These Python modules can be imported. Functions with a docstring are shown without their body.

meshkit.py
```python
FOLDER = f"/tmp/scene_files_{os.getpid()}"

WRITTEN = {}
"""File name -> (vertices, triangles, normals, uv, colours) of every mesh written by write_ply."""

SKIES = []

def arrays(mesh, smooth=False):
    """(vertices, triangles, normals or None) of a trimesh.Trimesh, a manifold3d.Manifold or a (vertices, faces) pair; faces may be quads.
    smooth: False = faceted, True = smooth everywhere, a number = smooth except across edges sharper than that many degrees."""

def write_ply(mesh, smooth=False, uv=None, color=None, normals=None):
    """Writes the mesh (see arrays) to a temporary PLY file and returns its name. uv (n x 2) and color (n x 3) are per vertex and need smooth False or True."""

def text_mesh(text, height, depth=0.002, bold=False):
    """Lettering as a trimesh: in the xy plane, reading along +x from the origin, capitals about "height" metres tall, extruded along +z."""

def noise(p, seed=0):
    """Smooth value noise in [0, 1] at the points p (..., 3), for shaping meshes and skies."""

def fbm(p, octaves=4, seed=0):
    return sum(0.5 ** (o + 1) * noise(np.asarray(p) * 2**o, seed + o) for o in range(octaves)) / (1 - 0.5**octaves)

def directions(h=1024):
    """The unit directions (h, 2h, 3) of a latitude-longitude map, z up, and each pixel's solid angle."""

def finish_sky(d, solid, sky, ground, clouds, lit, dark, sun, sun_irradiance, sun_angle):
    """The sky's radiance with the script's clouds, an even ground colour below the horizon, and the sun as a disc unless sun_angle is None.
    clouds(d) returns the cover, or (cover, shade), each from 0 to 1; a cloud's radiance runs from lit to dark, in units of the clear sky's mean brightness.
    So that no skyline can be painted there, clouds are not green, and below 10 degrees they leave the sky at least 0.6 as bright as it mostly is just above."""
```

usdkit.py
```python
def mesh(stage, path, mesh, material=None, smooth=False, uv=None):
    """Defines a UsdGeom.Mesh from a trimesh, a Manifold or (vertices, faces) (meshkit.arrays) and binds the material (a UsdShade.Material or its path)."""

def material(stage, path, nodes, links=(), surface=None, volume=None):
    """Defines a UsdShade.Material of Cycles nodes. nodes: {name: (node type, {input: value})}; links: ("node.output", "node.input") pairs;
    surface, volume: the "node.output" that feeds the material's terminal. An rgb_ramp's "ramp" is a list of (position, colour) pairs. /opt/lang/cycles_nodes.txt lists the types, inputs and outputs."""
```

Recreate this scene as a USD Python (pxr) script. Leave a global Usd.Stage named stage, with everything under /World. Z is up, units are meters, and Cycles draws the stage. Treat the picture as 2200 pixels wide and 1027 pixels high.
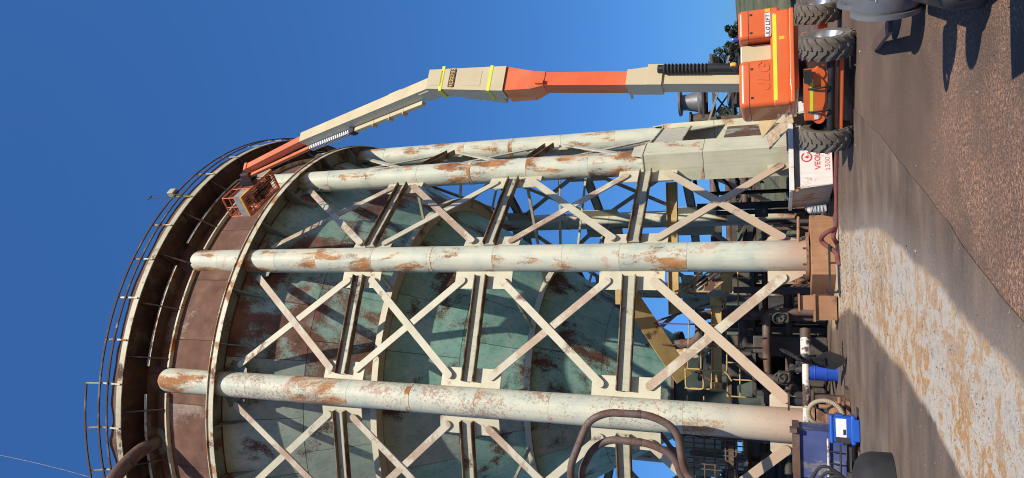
import math, random
import numpy as np, trimesh, manifold3d as m3, usdkit, meshkit
from pxr import Usd, UsdGeom, UsdLux, UsdShade, Gf, Sdf, Vt

stage = Usd.Stage.CreateInMemory()
UsdGeom.SetStageUpAxis(stage, 'Z'); UsdGeom.SetStageMetersPerUnit(stage, 1.0)
world = UsdGeom.Xform.Define(stage, '/World'); stage.SetDefaultPrim(world.GetPrim())
UsdGeom.Scope.Define(stage, '/World/Looks')
sin, cos, pi = math.sin, math.cos, math.pi
V = lambda *a: np.array(a if len(a) > 1 else a[0], float)
unit = lambda v: np.asarray(v, float) / np.linalg.norm(v)

# ------------------------------------------------------------ camera, sky, sun, exposure
PITCH, ROLL, FPX = .3717, .0206, 1483.9          # a phone held on its side: the world's up is the picture's left
fw = V(0, cos(PITCH), sin(PITCH)); up0 = V(0, -sin(PITCH), cos(PITCH)); ri0 = V(1, 0, 0)
up = up0 * cos(ROLL) + ri0 * sin(ROLL); ri = ri0 * cos(ROLL) - up0 * sin(ROLL)
cam = UsdGeom.Camera.Define(stage, '/World/camera')
M = Gf.Matrix4d(1.0)
for i, ax in enumerate((-up, ri, -fw)):
    M.SetRow(i, Gf.Vec4d(*map(float, ax), 0))
M.SetRow(3, Gf.Vec4d(0, 0, 1.6, 1))
cam.AddTransformOp().Set(M)
cam.CreateFocalLengthAttr(24.0)
cam.CreateHorizontalApertureAttr(24.0 * 2200 / FPX); cam.CreateVerticalApertureAttr(24.0 * 1027 / FPX)
cam.CreateClippingRangeAttr(Gf.Vec2f(.05, 3000))
cam.CreateExposureAttr(0.3)

SUN_AZ, SUN_EL = math.radians(155.0), math.radians(43.0)
usdkit.material(stage, '/World/Looks/sky', {
    'sky': ('sky_texture', {'sky_type': 'single_scattering', 'sun_disc': False, 'sun_elevation': SUN_EL, 'sun_rotation': SUN_AZ, 'altitude': 300.0, 'air_density': 1.0, 'aerosol_density': 1.0, 'ozone_density': 3.0}),
    'soft': ('gamma', {'gamma': .65}), 'clear': ('mix', {'mix_type': 'multiply', 'fac': 1.0, 'color2': (.31, .76, 1.47)}), 'bg': ('background_shader', {'strength': .133})},
    [('sky.color', 'soft.color'), ('soft.color', 'clear.color1'), ('clear.color', 'bg.color')], surface='bg.background')
dome = UsdLux.DomeLight.Define(stage, '/World/sky')
UsdShade.MaterialBindingAPI.Apply(dome.GetPrim()).Bind(UsdShade.Material.Get(stage, '/World/Looks/sky'))
dome.GetPrim().SetCustomDataByKey('kind', 'structure')
sun = UsdLux.DistantLight.Define(stage, '/World/sun')
sd = V(sin(SUN_AZ) * cos(SUN_EL), cos(SUN_AZ) * cos(SUN_EL), sin(SUN_EL))
sx = unit(np.cross(V(0, 0, 1), sd)); sy = np.cross(sd, sx)
M = Gf.Matrix4d(1.0)
for i, ax in enumerate((sx, sy, sd)):
    M.SetRow(i, Gf.Vec4d(*map(float, ax), 0))
sun.AddTransformOp().Set(M)
sun.CreateIntensityAttr(1.25); sun.CreateAngleAttr(.5); sun.CreateColorAttr(Gf.Vec3f(1, .91, .77))
sun.CreateNormalizeAttr(True)

# ------------------------------------------------------------ naming and mesh helpers
used = {}
def numbered(path):
    n = used.get(path, 0); used[path] = n + 1
    return path if n == 0 else f'{path}_{n:03d}'
def tag(p, label=None, cat=None, group=None, kind=None):
    for k, v in (('label', label), ('category', cat), ('group', group), ('kind', kind)):
        if v: p.SetCustomDataByKey(k, v)
    return p
def thing(name, label, cat, loc=(0, 0, 0), rz=0, group=None):
    x = UsdGeom.Xform.Define(stage, numbered('/World/' + name))
    x.AddTranslateOp().Set(Gf.Vec3d(*map(float, loc)))
    if rz: x.AddRotateZOp().Set(float(rz))
    return tag(x.GetPrim(), label, cat, group)
def obj(name, mesh, mat, parent=None, smooth=False, **kw):
    path = numbered((str(parent.GetPath()) if parent else '/World') + '/' + name)
    if isinstance(mesh, MB): mesh = mesh.mesh()
    return tag(usdkit.mesh(stage, path, mesh, '/World/Looks/' + mat, smooth=smooth).GetPrim(), **kw)
def objs(name, mb, mat, parent, k=1, **kw):      # every k pieces added to mb become one part of their own
    for i in range(0, len(mb.v), k):
        m = MB()
        n0 = sum(len(x) for x in mb.v[:i])
        m.v, m.f = mb.v[i:i + k], [x - n0 for x in mb.f[i:i + k]]
        obj(name, m, mat, parent, **kw)
def copy(root, label, loc, rz=0, group=None, cat=None):
    was = root.GetCustomData(); base = root.GetName()
    r = thing(base, label, cat or was.get('category'), loc, rz, group or was.get('group'))
    r.GetReferences().AddInternalReference(root.GetPath()); r.SetInstanceable(True)
    return r

class MB:
    def __init__(s): s.v, s.f, s.n = [], [], 0
    def add(s, v, f):
        v = np.asarray(v, float).reshape(-1, 3); f = np.asarray(f, int)
        if f.shape[1] == 4: f = np.vstack([f[:, [0, 1, 2]], f[:, [0, 2, 3]]])
        s.v.append(v); s.f.append(f + s.n); s.n += len(v); return s
    def mesh(s): return np.vstack(s.v), np.vstack(s.f)
    def tm(s, t, R=None, at=(0, 0, 0)):
        v = np.array(t.vertices)
        if R is not None: v = v @ np.asarray(R)
        return s.add(v + V(at), t.faces)
    def frame(s, c, size, ax):           # box with axes as rows of ax
        h = np.asarray(size, float) / 2
        k = np.array([[i, j, l] for i in (-1, 1) for j in (-1, 1) for l in (-1, 1)], float) * h
        return s.add(k @ np.asarray(ax) + V(c), [[0, 1, 3, 2], [4, 6, 7, 5], [0, 4, 5, 1], [2, 3, 7, 6], [0, 2, 6, 4], [1, 5, 7, 3]])
    def box(s, c, size, rz=0, bev=0):
        ax = [[cos(rz), sin(rz), 0], [-sin(rz), cos(rz), 0], [0, 0, 1]]
        if not bev: return s.frame(c, size, ax)
        return s.rbox(c, size, bev, ax)
    def rbox(s, c, size, r, ax=np.eye(3), seg=8):
        h = np.asarray(size, float) / 2 - r
        sp = m3.Manifold.sphere(r, seg)
        hull = m3.Manifold.batch_hull([sp.translate((i * h[0], j * h[1], k * h[2])) for i in (-1, 1) for j in (-1, 1) for k in (-1, 1)])
        m = hull.to_mesh(); return s.add(np.array(m.vert_properties[:, :3]) @ np.asarray(ax) + V(c), np.array(m.tri_verts))
    def bar(s, a, b, w, h, upv=(0, 0, 1)):
        a, b = V(a), V(b); d = b - a; L = np.linalg.norm(d); d = d / L
        x = np.cross(d, V(upv))
        if np.linalg.norm(x) < 1e-3: x = np.cross(d, V(1, 0, 0))
        x = unit(x); y = np.cross(x, d)
        return s.frame((a + b) / 2, (w, L, h), [x, d, y])
    def tube(s, pts, r, n=10, closed=False, caps=True):
        p = np.asarray(pts, float); N = len(p)
        t = np.roll(p, -1, 0) - np.roll(p, 1, 0) if closed else np.gradient(p, axis=0)
        t /= np.linalg.norm(t, axis=1, keepdims=True) + 1e-12
        u = np.zeros_like(p); a = np.cross(t[0], V(0, 0, 1) if abs(t[0][2]) < .9 else V(1, 0, 0)); u[0] = unit(a)
        for i in range(1, N): u[i] = unit(u[i - 1] - t[i] * (u[i - 1] @ t[i]))
        w = np.cross(t, u); an = np.arange(n) * 2 * pi / n
        r = np.broadcast_to(np.asarray(r, float), (N,))
        v = p[:, None] + r[:, None, None] * (np.cos(an)[None, :, None] * u[:, None] + np.sin(an)[None, :, None] * w[:, None])
        f = []
        for i in range(N if closed else N - 1):
            for j in range(n):
                k = (i + 1) % N
                f.append([i * n + j, i * n + (j + 1) % n, k * n + (j + 1) % n, k * n + j])
        s.add(v, f)
        if caps and not closed:
            for i in (0, N - 1):
                s.add(np.vstack([v[i], p[i]]), [[j, (j + 1) % n, n] if i else [(j + 1) % n, j, n] for j in range(n)])
        return s
    def lathe(s, prof, c=(0, 0, 0), n=48, a0=0, a1=2 * pi, axis=None, closed=False):
        prof = np.asarray(prof, float); full = abs(a1 - a0 - 2 * pi) < 1e-6
        m = n if full else n + 1
        an = a0 + (a1 - a0) * np.arange(m) / n
        v = np.stack([prof[:, 0][None] * np.sin(an)[:, None], -prof[:, 0][None] * np.cos(an)[:, None], np.broadcast_to(prof[:, 1], (m, len(prof)))], -1)
        k = len(prof); f = []
        for i in range(n):
            i2 = (i + 1) % m
            for j in range(k if closed else k - 1):
                j2 = (j + 1) % k
                f.append([i * k + j, i2 * k + j, i2 * k + j2, i * k + j2])
        if closed and not full:
            for i, flip in ((0, 0), (m - 1, 1)):
                for j in range(1, k - 1):
                    t = [i * k, i * k + j, i * k + j + 1]
                    f.append((t[::-1] if flip else t) + [t[0] if not flip else t[2]])
        v = v.reshape(-1, 3)
        if axis is not None:
            z = unit(axis); x = np.cross(V(0, 0, 1) if abs(z[2]) < .9 else V(1, 0, 0), z); x = unit(x); y = np.cross(z, x)
            v = v @ np.array([x, y, z])
        return s.add(v + V(c), f)
    def plate(s, poly, t, o, u, w):      # polygon in the plane (o; u, w), extruded by t about it
        from shapely.geometry import Polygon
        m = trimesh.creation.extrude_polygon(Polygon(poly), t, engine='earcut')
        v = np.array(m.vertices); n = np.cross(u, w)
        return s.add(V(o) + v[:, :1] * V(u) + v[:, 1:2] * V(w) + (v[:, 2:] - t / 2) * n, m.faces)
    def cyl(s, a, b, r, n=16): return s.tube([a, b], r, n)

def rounded_path(pts, r, n=6):
    pts = [V(p) for p in pts]; out = [pts[0]]
    for i in range(1, len(pts) - 1):
        a, b, c = pts[i - 1], pts[i], pts[i + 1]
        d1, d2 = unit(a - b), unit(c - b); k = min(r, .45 * np.linalg.norm(a - b), .45 * np.linalg.norm(c - b))
        for t in np.linspace(0, 1, n): out.append((1 - t) ** 2 * (b + d1 * k) + 2 * t * (1 - t) * b + t * t * (b + d2 * k))
    out.append(pts[-1]); return np.array(out)
def smooth_path(pts, n=8):
    from scipy.interpolate import CubicSpline
    p = np.asarray(pts, float); t = np.r_[0, np.cumsum(np.linalg.norm(np.diff(p, axis=0), axis=1))]
    return CubicSpline(t, p)(np.linspace(0, t[-1], n * (len(p) - 1) + 1))

# ------------------------------------------------------------ materials
def simple(name, col, rough=.6, metal=0., var=.12, scale=3., bump=.0, spec=.5, coat=0., dust=None):
    col = [c * .87 for c in col]
    n = {'g': ('geometry', {}), 'n': ('noise_texture', {'scale': scale, 'detail': 6.0, 'roughness': .6}),
         'r': ('rgb_ramp', {'ramp': [(.25, [c * (1 - var * 1.6) for c in col]), (.5, col), (.75, [min(.95, c * (1 + var)) for c in col])]}),
         'rr': ('map_range', {'from_min': .3, 'from_max': .7, 'to_min': max(.05, rough - .1), 'to_max': min(1, rough + .12)}),
         'p': ('principled_bsdf', {'metallic': metal, 'specular_ior_level': spec, 'coat_weight': coat})}
    L = [('g.position', 'n.vector'), ('n.fac', 'r.fac'), ('n.fac', 'rr.value'), ('rr.result', 'p.roughness')]
    last = 'r.color'
    if dust:
        n['d'] = ('noise_texture', {'scale': 1.1, 'detail': 8.0, 'roughness': .65}); n['dr'] = ('map_range', {'from_min': .45, 'from_max': .75, 'to_min': 0.0, 'to_max': dust[1], 'clamp': True})
        n['dm'] = ('mix', {'color2': dust[0]}); L += [('g.position', 'd.vector'), ('d.fac', 'dr.value'), ('dr.result', 'dm.fac'), (last, 'dm.color1')]; last = 'dm.color'
    L.append((last, 'p.base_color'))
    if bump:
        n['b'] = ('bump', {'strength': bump, 'distance': .02}); L += [('n.fac', 'b.height'), ('b.normal', 'p.normal')]
    return usdkit.material(stage, '/World/Looks/' + name, n, L, surface='p.BSDF')

def worn(name, paints, rusts, amount=.55, scale=.5, stretch=(1, 1, .3), speck=.0, primer=None, low=None, rough=.55, vary=.0, streak=.25, own=1.):
    """Old paint: tone patches, bare rust in stretched patches, pitting specks, run-down streaks; low=(z0, z1, colour): primer towards the foot."""
    paints, rusts = [[[c * .85 for c in p] for p in q] for q in (paints, rusts)]
    n = {'g': ('geometry', {}), 'oi': ('object_info', {}),
         'off': ('vector_math', {'math_type': 'multiply_add', 'vector2': (1, 1, 1)}),
         'rv': ('combine_xyz', {}), 'rm': ('math', {'math_type': 'multiply', 'value2': 37.0 * own}),
         'm': ('mapping', {'scale': stretch}),
         'n1': ('noise_texture', {'scale': scale, 'detail': 9.0, 'roughness': .62, 'distortion': .3}),
         'n2': ('noise_texture', {'scale': 1.3, 'detail': 7.0, 'roughness': .6}),
         'n3': ('noise_texture', {'scale': 14.0, 'detail': 4.0, 'roughness': .7}),
         'mz': ('mapping', {'scale': (9, 9, .35)}), 'n4': ('noise_texture', {'scale': 1.0, 'detail': 5.0, 'roughness': .6}),
         'pr': ('rgb_ramp', {'ramp': [(.3, paints[0]), (.5, paints[1]), (.7, paints[2])]}),
         'rr': ('rgb_ramp', {'ramp': [(.3, rusts[0]), (.5, rusts[1]), (.7, rusts[2])]}),
         'sum': ('math', {'math_type': 'multiply_add', 'value2': .22}),
         'mask': ('map_range', {'from_min': amount - .015, 'from_max': amount + .06, 'to_min': 0.0, 'to_max': 1.0, 'clamp': True}),
         'sk': ('map_range', {'from_min': .5, 'from_max': .8, 'to_min': 0.0, 'to_max': streak, 'clamp': True}),
         'skm': ('mix', {'color2': [c * .45 for c in rusts[1]]}),
         'mix': ('mix', {}), 'rgh': ('map_range', {'from_min': 0.0, 'from_max': 1.0, 'to_min': rough, 'to_max': .9}),
         'b': ('bump', {'strength': .25, 'distance': .01}), 'p': ('principled_bsdf', {'specular_ior_level': .35})}
    L = [('oi.random', 'rm.value1'), ('rm.value', 'rv.x'), ('rm.value', 'rv.z'), ('g.position', 'off.vector1'), ('rv.vector', 'off.vector3'),
         ('off.vector', 'm.vector'), ('m.vector', 'n1.vector'), ('off.vector', 'n2.vector'), ('off.vector', 'n3.vector'), ('off.vector', 'mz.vector'), ('mz.vector', 'n4.vector'),
         ('n2.fac', 'pr.fac'), ('n2.fac', 'rr.fac'), ('n3.fac', 'sum.value1'), ('n1.fac', 'sum.value3'), ('sum.value', 'mask.value'),
         ('n4.fac', 'sk.value'), ('sk.result', 'skm.fac'), ('pr.color', 'skm.color1')]
    base = 'skm.color'
    if vary:
        n['hv'] = ('map_range', {'from_min': 0.0, 'from_max': 1.0, 'to_min': 1 - vary, 'to_max': 1 + vary}); n['hs'] = ('hsv', {})
        L += [('oi.random', 'hv.value'), ('hv.result', 'hs.value'), (base, 'hs.color')]; base = 'hs.color'
    if primer:
        n['pn'] = ('noise_texture', {'scale': .9, 'detail': 8.0, 'roughness': .7}); n['pm'] = ('map_range', {'from_min': primer[1], 'from_max': primer[1] + .04, 'to_min': 0.0, 'to_max': 1.0, 'clamp': True}); n['px'] = ('mix', {'color2': primer[0]})
        L += [('off.vector', 'pn.vector'), ('pn.fac', 'pm.value'), ('pm.result', 'px.fac'), (base, 'px.color1')]; base = 'px.color'
    if speck:
        n['sv'] = ('noise_texture', {'scale': 9.0, 'detail': 3.0, 'roughness': .8}); n['sa'] = ('noise_texture', {'scale': .55, 'detail': 2.0})
        n['ss'] = ('math', {'math_type': 'multiply_add', 'value2': .5}); n['sm'] = ('map_range', {'from_min': speck, 'from_max': speck + .05, 'to_min': 0.0, 'to_max': .85, 'clamp': True}); n['sx'] = ('mix', {'color2': (.33, .2, .14)})
        L += [('off.vector', 'sv.vector'), ('off.vector', 'sa.vector'), ('sa.fac', 'ss.value1'), ('sv.fac', 'ss.value3'), ('ss.value', 'sm.value'), ('sm.result', 'sx.fac'), (base, 'sx.color1')]; base = 'sx.color'
    if low:
        n['z'] = ('separate_xyz', {}); n['ln'] = ('math', {'math_type': 'multiply_add', 'value2': 3.2}); n['lm'] = ('map_range', {'from_min': low[1] + 1.6, 'from_max': low[0] + 1.6, 'to_min': 0.0, 'to_max': .9, 'clamp': True}); n['lx'] = ('mix', {'color2': low[2]})
        L += [('g.position', 'z.vector'), ('z.z', 'ln.value3'), ('n1.fac', 'ln.value1'), ('ln.value', 'lm.value'), ('lm.result', 'lx.fac'), (base, 'lx.color1')]; base = 'lx.color'
    L += [(base, 'mix.color1'), ('rr.color', 'mix.color2'), ('mask.result', 'mix.fac'), ('mix.color', 'p.base_color'), ('mask.result', 'rgh.value'), ('rgh.result', 'p.roughness'), ('n3.fac', 'b.height'), ('b.normal', 'p.normal')]
    return usdkit.material(stage, '/World/Looks/' + name, n, L, surface='p.BSDF')

RUST = [(.17, .075, .035), (.38, .17, .062), (.52, .28, .12)]
BROWN = [(.075, .04, .03), (.125, .065, .045), (.17, .095, .065)]
MINT = [(.45, .51, .42), (.58, .60, .475), (.66, .62, .46)]
CREAM = [(.50, .47, .34), (.59, .55, .40), (.64, .59, .43)]
worn('column_paint', MINT, RUST, .662, 1.0, (1.4, 1.4, .40), speck=.0, primer=((.46, .34, .25), .605), low=(.8, 2.6, (.40, .25, .17)), streak=.22)
worn('pitted_paint', MINT, RUST, .69, .55, (1, 1, .38), speck=.80, primer=((.40, .27, .2), .6), low=(1.0, 4.6, (.40, .25, .17)), streak=.2)
worn('brace_paint', CREAM, [(.16, .09, .07), (.24, .15, .12), (.32, .22, .17)], .72, .8, (1, 1, 1), primer=((.40, .27, .19), .64), low=(1.5, 8.0, (.44, .30, .2)), streak=.1, vary=.08)
worn('gusset_paint', CREAM, [(.2, .11, .07), (.3, .18, .11), (.38, .26, .17)], .73, 1.2, (1, 1, 1), primer=((.40, .27, .19), .66), low=(.6, 2.6, (.38, .23, .15)), streak=.12)
worn('shell_paint', [(.22, .42, .34), (.29, .53, .43), (.44, .55, .49)], BROWN, .655, .42, (1, 1, .7), streak=.4, vary=.10, own=0.)
worn('shell_rusty', [(.22, .40, .33), (.31, .51, .42), (.45, .54, .48)], [(.12, .06, .045), (.20, .10, .068), (.28, .17, .135)], .575, .42, (1, 1, .6), streak=.5, vary=.10, own=0.)
worn('shell_grey', [(.28, .37, .305), (.37, .45, .375), (.46, .51, .44)], BROWN, .69, .42, (1, 1, .7), streak=.4, vary=.10, own=0.)
worn('wall_rust', [(.23, .17, .13), (.27, .2, .16), (.35, .28, .23)], [(.11, .055, .036), (.16, .08, .052), (.22, .12, .08)], .47, .28, (1, 1, .8), streak=.4, vary=.08)
worn('lip_paint', CREAM, RUST, .625, 1.4, (1, 1, 1), streak=.3)
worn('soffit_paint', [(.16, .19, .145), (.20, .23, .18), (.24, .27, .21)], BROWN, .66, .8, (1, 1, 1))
worn('box_paint', [(.54, .54, .37), (.64, .62, .44), (.69, .65, .47)], RUST, .72, .7, (1, 1, .8), low=(.6, 2.0, (.38, .28, .18)), streak=.25)
worn('panel_rusty', [(.34, .36, .28), (.42, .43, .33), (.46, .46, .36)], [(.10, .055, .04), (.15, .075, .05), (.2, .11, .07)], .55, .55, (1, 1, .9), streak=.6)
worn('brace_primer', [(.38, .26, .175), (.45, .33, .23), (.52, .42, .30)], [(.55, .5, .38), (.6, .55, .42), (.62, .57, .44)], .60, 1.0, (1, 1, 1), streak=.15)
worn('strut_flange', [(.15, .13, .085), (.22, .19, .12), (.30, .26, .17)], BROWN, .60, .8, (1, 1, 1), streak=.3)
worn('beam_rust', [(.40, .38, .27), (.48, .45, .32), (.52, .49, .35)], BROWN, .70, .7, (1, 1, 1), streak=.3)
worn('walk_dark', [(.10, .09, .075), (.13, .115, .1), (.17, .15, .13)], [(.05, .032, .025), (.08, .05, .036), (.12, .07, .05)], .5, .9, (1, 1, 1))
worn('plinth_paint', [(.30, .15, .075), (.35, .18, .095), (.40, .22, .12)], BROWN, .68, .9, (1, 1, 1), streak=.3)
worn('yellow_paint', [(.44, .30, .11), (.52, .37, .15), (.57, .42, .19)], BROWN, .70, 1.0, (1, 1, 1), streak=.25)
worn('bin_paint', [(.66, .60, .53), (.74, .69, .62), (.78, .74, .68)], RUST, .72, 1.6, (1, 1, .7), streak=.2)
worn('bin_tan', [(.42, .33, .24), (.5, .4, .29), (.55, .46, .34)], RUST, .63, 1.2, (1, 1, .7), streak=.35)
worn('steel_blue', [(.045, .065, .17), (.06, .08, .21), (.09, .11, .25)], [(.16, .15, .16), (.22, .2, .2), (.3, .28, .27)], .66, 1.4, (1, 1, .5), streak=.3)
worn('flaky_white', [(.62, .55, .49), (.7, .62, .55), (.74, .68, .62)], [(.05, .035, .03), (.08, .05, .04), (.12, .08, .06)], .60, 2.6, (1, 1, 1))
worn('brown_pipe', [(.11, .075, .06), (.145, .10, .08), (.18, .13, .105)], BROWN, .6, 1.0, (1, 1, 1))
simple('lift_orange', (.72, .13, .022), .34, var=.06, scale=1.2, coat=.25, dust=((.45, .2, .1), .35))
simple('lift_fly', (.66, .16, .055), .42, var=.07, scale=1.2)
simple('lift_tan', (.56, .47, .28), .42, var=.05, scale=1.0, dust=((.5, .42, .28), .4))
simple('stripe_yellow', (.66, .70, .04), .4, var=.06)
simple('black_steel', (.018, .018, .019), .5, var=.3)
simple('black_rubber', (.02, .02, .02), .75, var=.3, bump=.3)
simple('dull_black', (.022, .021, .02), .6, var=.3, scale=1.2, dust=((.08, .06, .045), .3))
simple('tyre_rubber', (.125, .105, .082), .88, var=.22, scale=5, bump=.3, dust=((.2, .17, .13), .6))
simple('tyre_dark', (.045, .04, .036), .85, var=.25)
simple('bright_steel', (.62, .62, .62), .32, metal=.9, var=.08)
simple('grey_steel', (.19, .195, .2), .45, metal=.35, var=.12, dust=((.3, .17, .1), .5))
simple('brown_steel', (.10, .062, .045), .65, var=.3, scale=4, bump=.2)
simple('mirror_dark', (.06, .025, .02), .45, var=.2)
simple('plywood', (.50, .36, .18), .7, var=.12, scale=4)
simple('scrap_board', (.42, .31, .2), .8, var=.35, scale=9, bump=.5)
simple('drum_blue', (.018, .07, .42), .35, var=.1, scale=2)
simple('case_blue', (.012, .09, .45), .4, var=.08, scale=2)
simple('paper', (.72, .73, .75), .6, var=.02)
simple('ink_red', (.62, .035, .06), .6, var=.1, scale=6)
simple('ink_black', (.02, .02, .022), .5, var=.1)
simple('ink_orange', (.9, .42, .03), .5, var=.05)
simple('crumb_grey', (.40, .355, .30), .9, var=.3, scale=20)
simple('chalk', (.62, .6, .56), .9, var=.2, scale=20)
simple('ochre', (.50, .26, .06), .9, var=.3, scale=20)
simple('hose_tan', (.38, .31, .21), .7, var=.12)
simple('hose_red', (.17, .05, .045), .8, var=.25)
simple('red_band', (.5, .03, .03), .6, var=.1)
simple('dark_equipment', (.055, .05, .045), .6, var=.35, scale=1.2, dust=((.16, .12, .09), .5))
simple('green_equipment', (.10, .13, .11), .6, var=.3, scale=1.0)
simple('primer_grey', (.26, .22, .19), .7, var=.2, scale=2)
simple('safety_yellow', (.75, .42, .03), .45, var=.08)
simple('mesh_metal', (.40, .39, .37), .5, metal=.25, var=.1)
simple('pale_red', (.5, .22, .17), .6, var=.12)
simple('cloth_white', (.62, .63, .66), .8, var=.12, scale=5)
simple('bark', (.10, .075, .05), .9, var=.3, scale=4)
for nm, c in (('leaf_olive', (.075, .085, .035)), ('leaf_grey', (.085, .092, .05)), ('leaf_deep', (.045, .06, .024))):
    usdkit.material(stage, '/World/Looks/' + nm, {'g': ('geometry', {}), 'r': ('rgb_ramp', {'ramp': [(0., [x * .55 for x in c]), (.5, c), (1., [x * 1.5 for x in c])]}), 'd': ('principled_bsdf', {'roughness': .6}), 't': ('translucent_bsdf', {'color': [x * 1.2 for x in c]}), 'm': ('mix_closure', {'fac': .3})},
        [('g.random_per_island', 'r.fac'), ('r.color', 'd.base_color'), ('d.BSDF', 'm.closure1'), ('t.BSDF', 'm.closure2')], surface='m.closure')
# ground: a primvar "grime" carries the spilled sediment's outline, the rest is grain
usdkit.material(stage, '/World/Looks/asphalt', {
    'g': ('geometry', {}), 'n1': ('noise_texture', {'scale': .35, 'detail': 8.0, 'roughness': .6}), 'n2': ('noise_texture', {'scale': 26.0, 'detail': 5.0, 'roughness': .75}), 'v': ('voronoi_texture', {'scale': 55.0}),
    'r1': ('rgb_ramp', {'ramp': [(.3, (0.092, 0.062, 0.046)), (.5, (0.137, 0.093, 0.069)), (.7, (0.191, 0.127, 0.094))]}),
    'red': ('rgb_ramp', {'ramp': [(.34, (0.088, 0.060, 0.045)), (.5, (0.200, 0.123, 0.086)), (.60, (0.520, 0.273, 0.160))]}), 'n5': ('noise_texture', {'scale': 1.1, 'detail': 5.0, 'roughness': .65}), 'm5': ('map_range', {'from_min': .38, 'from_max': .62, 'to_min': .15, 'to_max': 1.0, 'clamp': True}), 'ma': ('math', {'math_type': 'multiply'}),
    'a': ('attribute', {'attribute': 'gravel'}), 'mx': ('mix', {}), 'hi': ('map_range', {'from_min': .62, 'from_max': .72, 'to_min': 0.0, 'to_max': .35, 'clamp': True}), 'mw': ('mix', {'color2': (.38, .33, .28)}),
    'h': ('math', {'math_type': 'add'}), 'b': ('bump', {'strength': .7, 'distance': .02}), 'p': ('principled_bsdf', {'roughness': .92, 'specular_ior_level': .25})},
    [('g.position', 'n1.vector'), ('g.position', 'n2.vector'), ('g.position', 'v.vector'), ('n1.fac', 'r1.fac'), ('n2.fac', 'red.fac'), ('g.position', 'n5.vector'), ('n5.fac', 'm5.value'), ('m5.result', 'ma.value1'), ('a.fac', 'ma.value2'), ('ma.value', 'mx.fac'), ('r1.color', 'mx.color1'), ('red.color', 'mx.color2'),
     ('n2.fac', 'hi.value'), ('hi.result', 'mw.fac'), ('mx.color', 'mw.color1'), ('mw.color', 'p.base_color'), ('v.distance', 'h.value1'), ('n2.fac', 'h.value2'), ('h.value', 'b.height'), ('b.normal', 'p.normal')], surface='p.BSDF')
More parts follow.
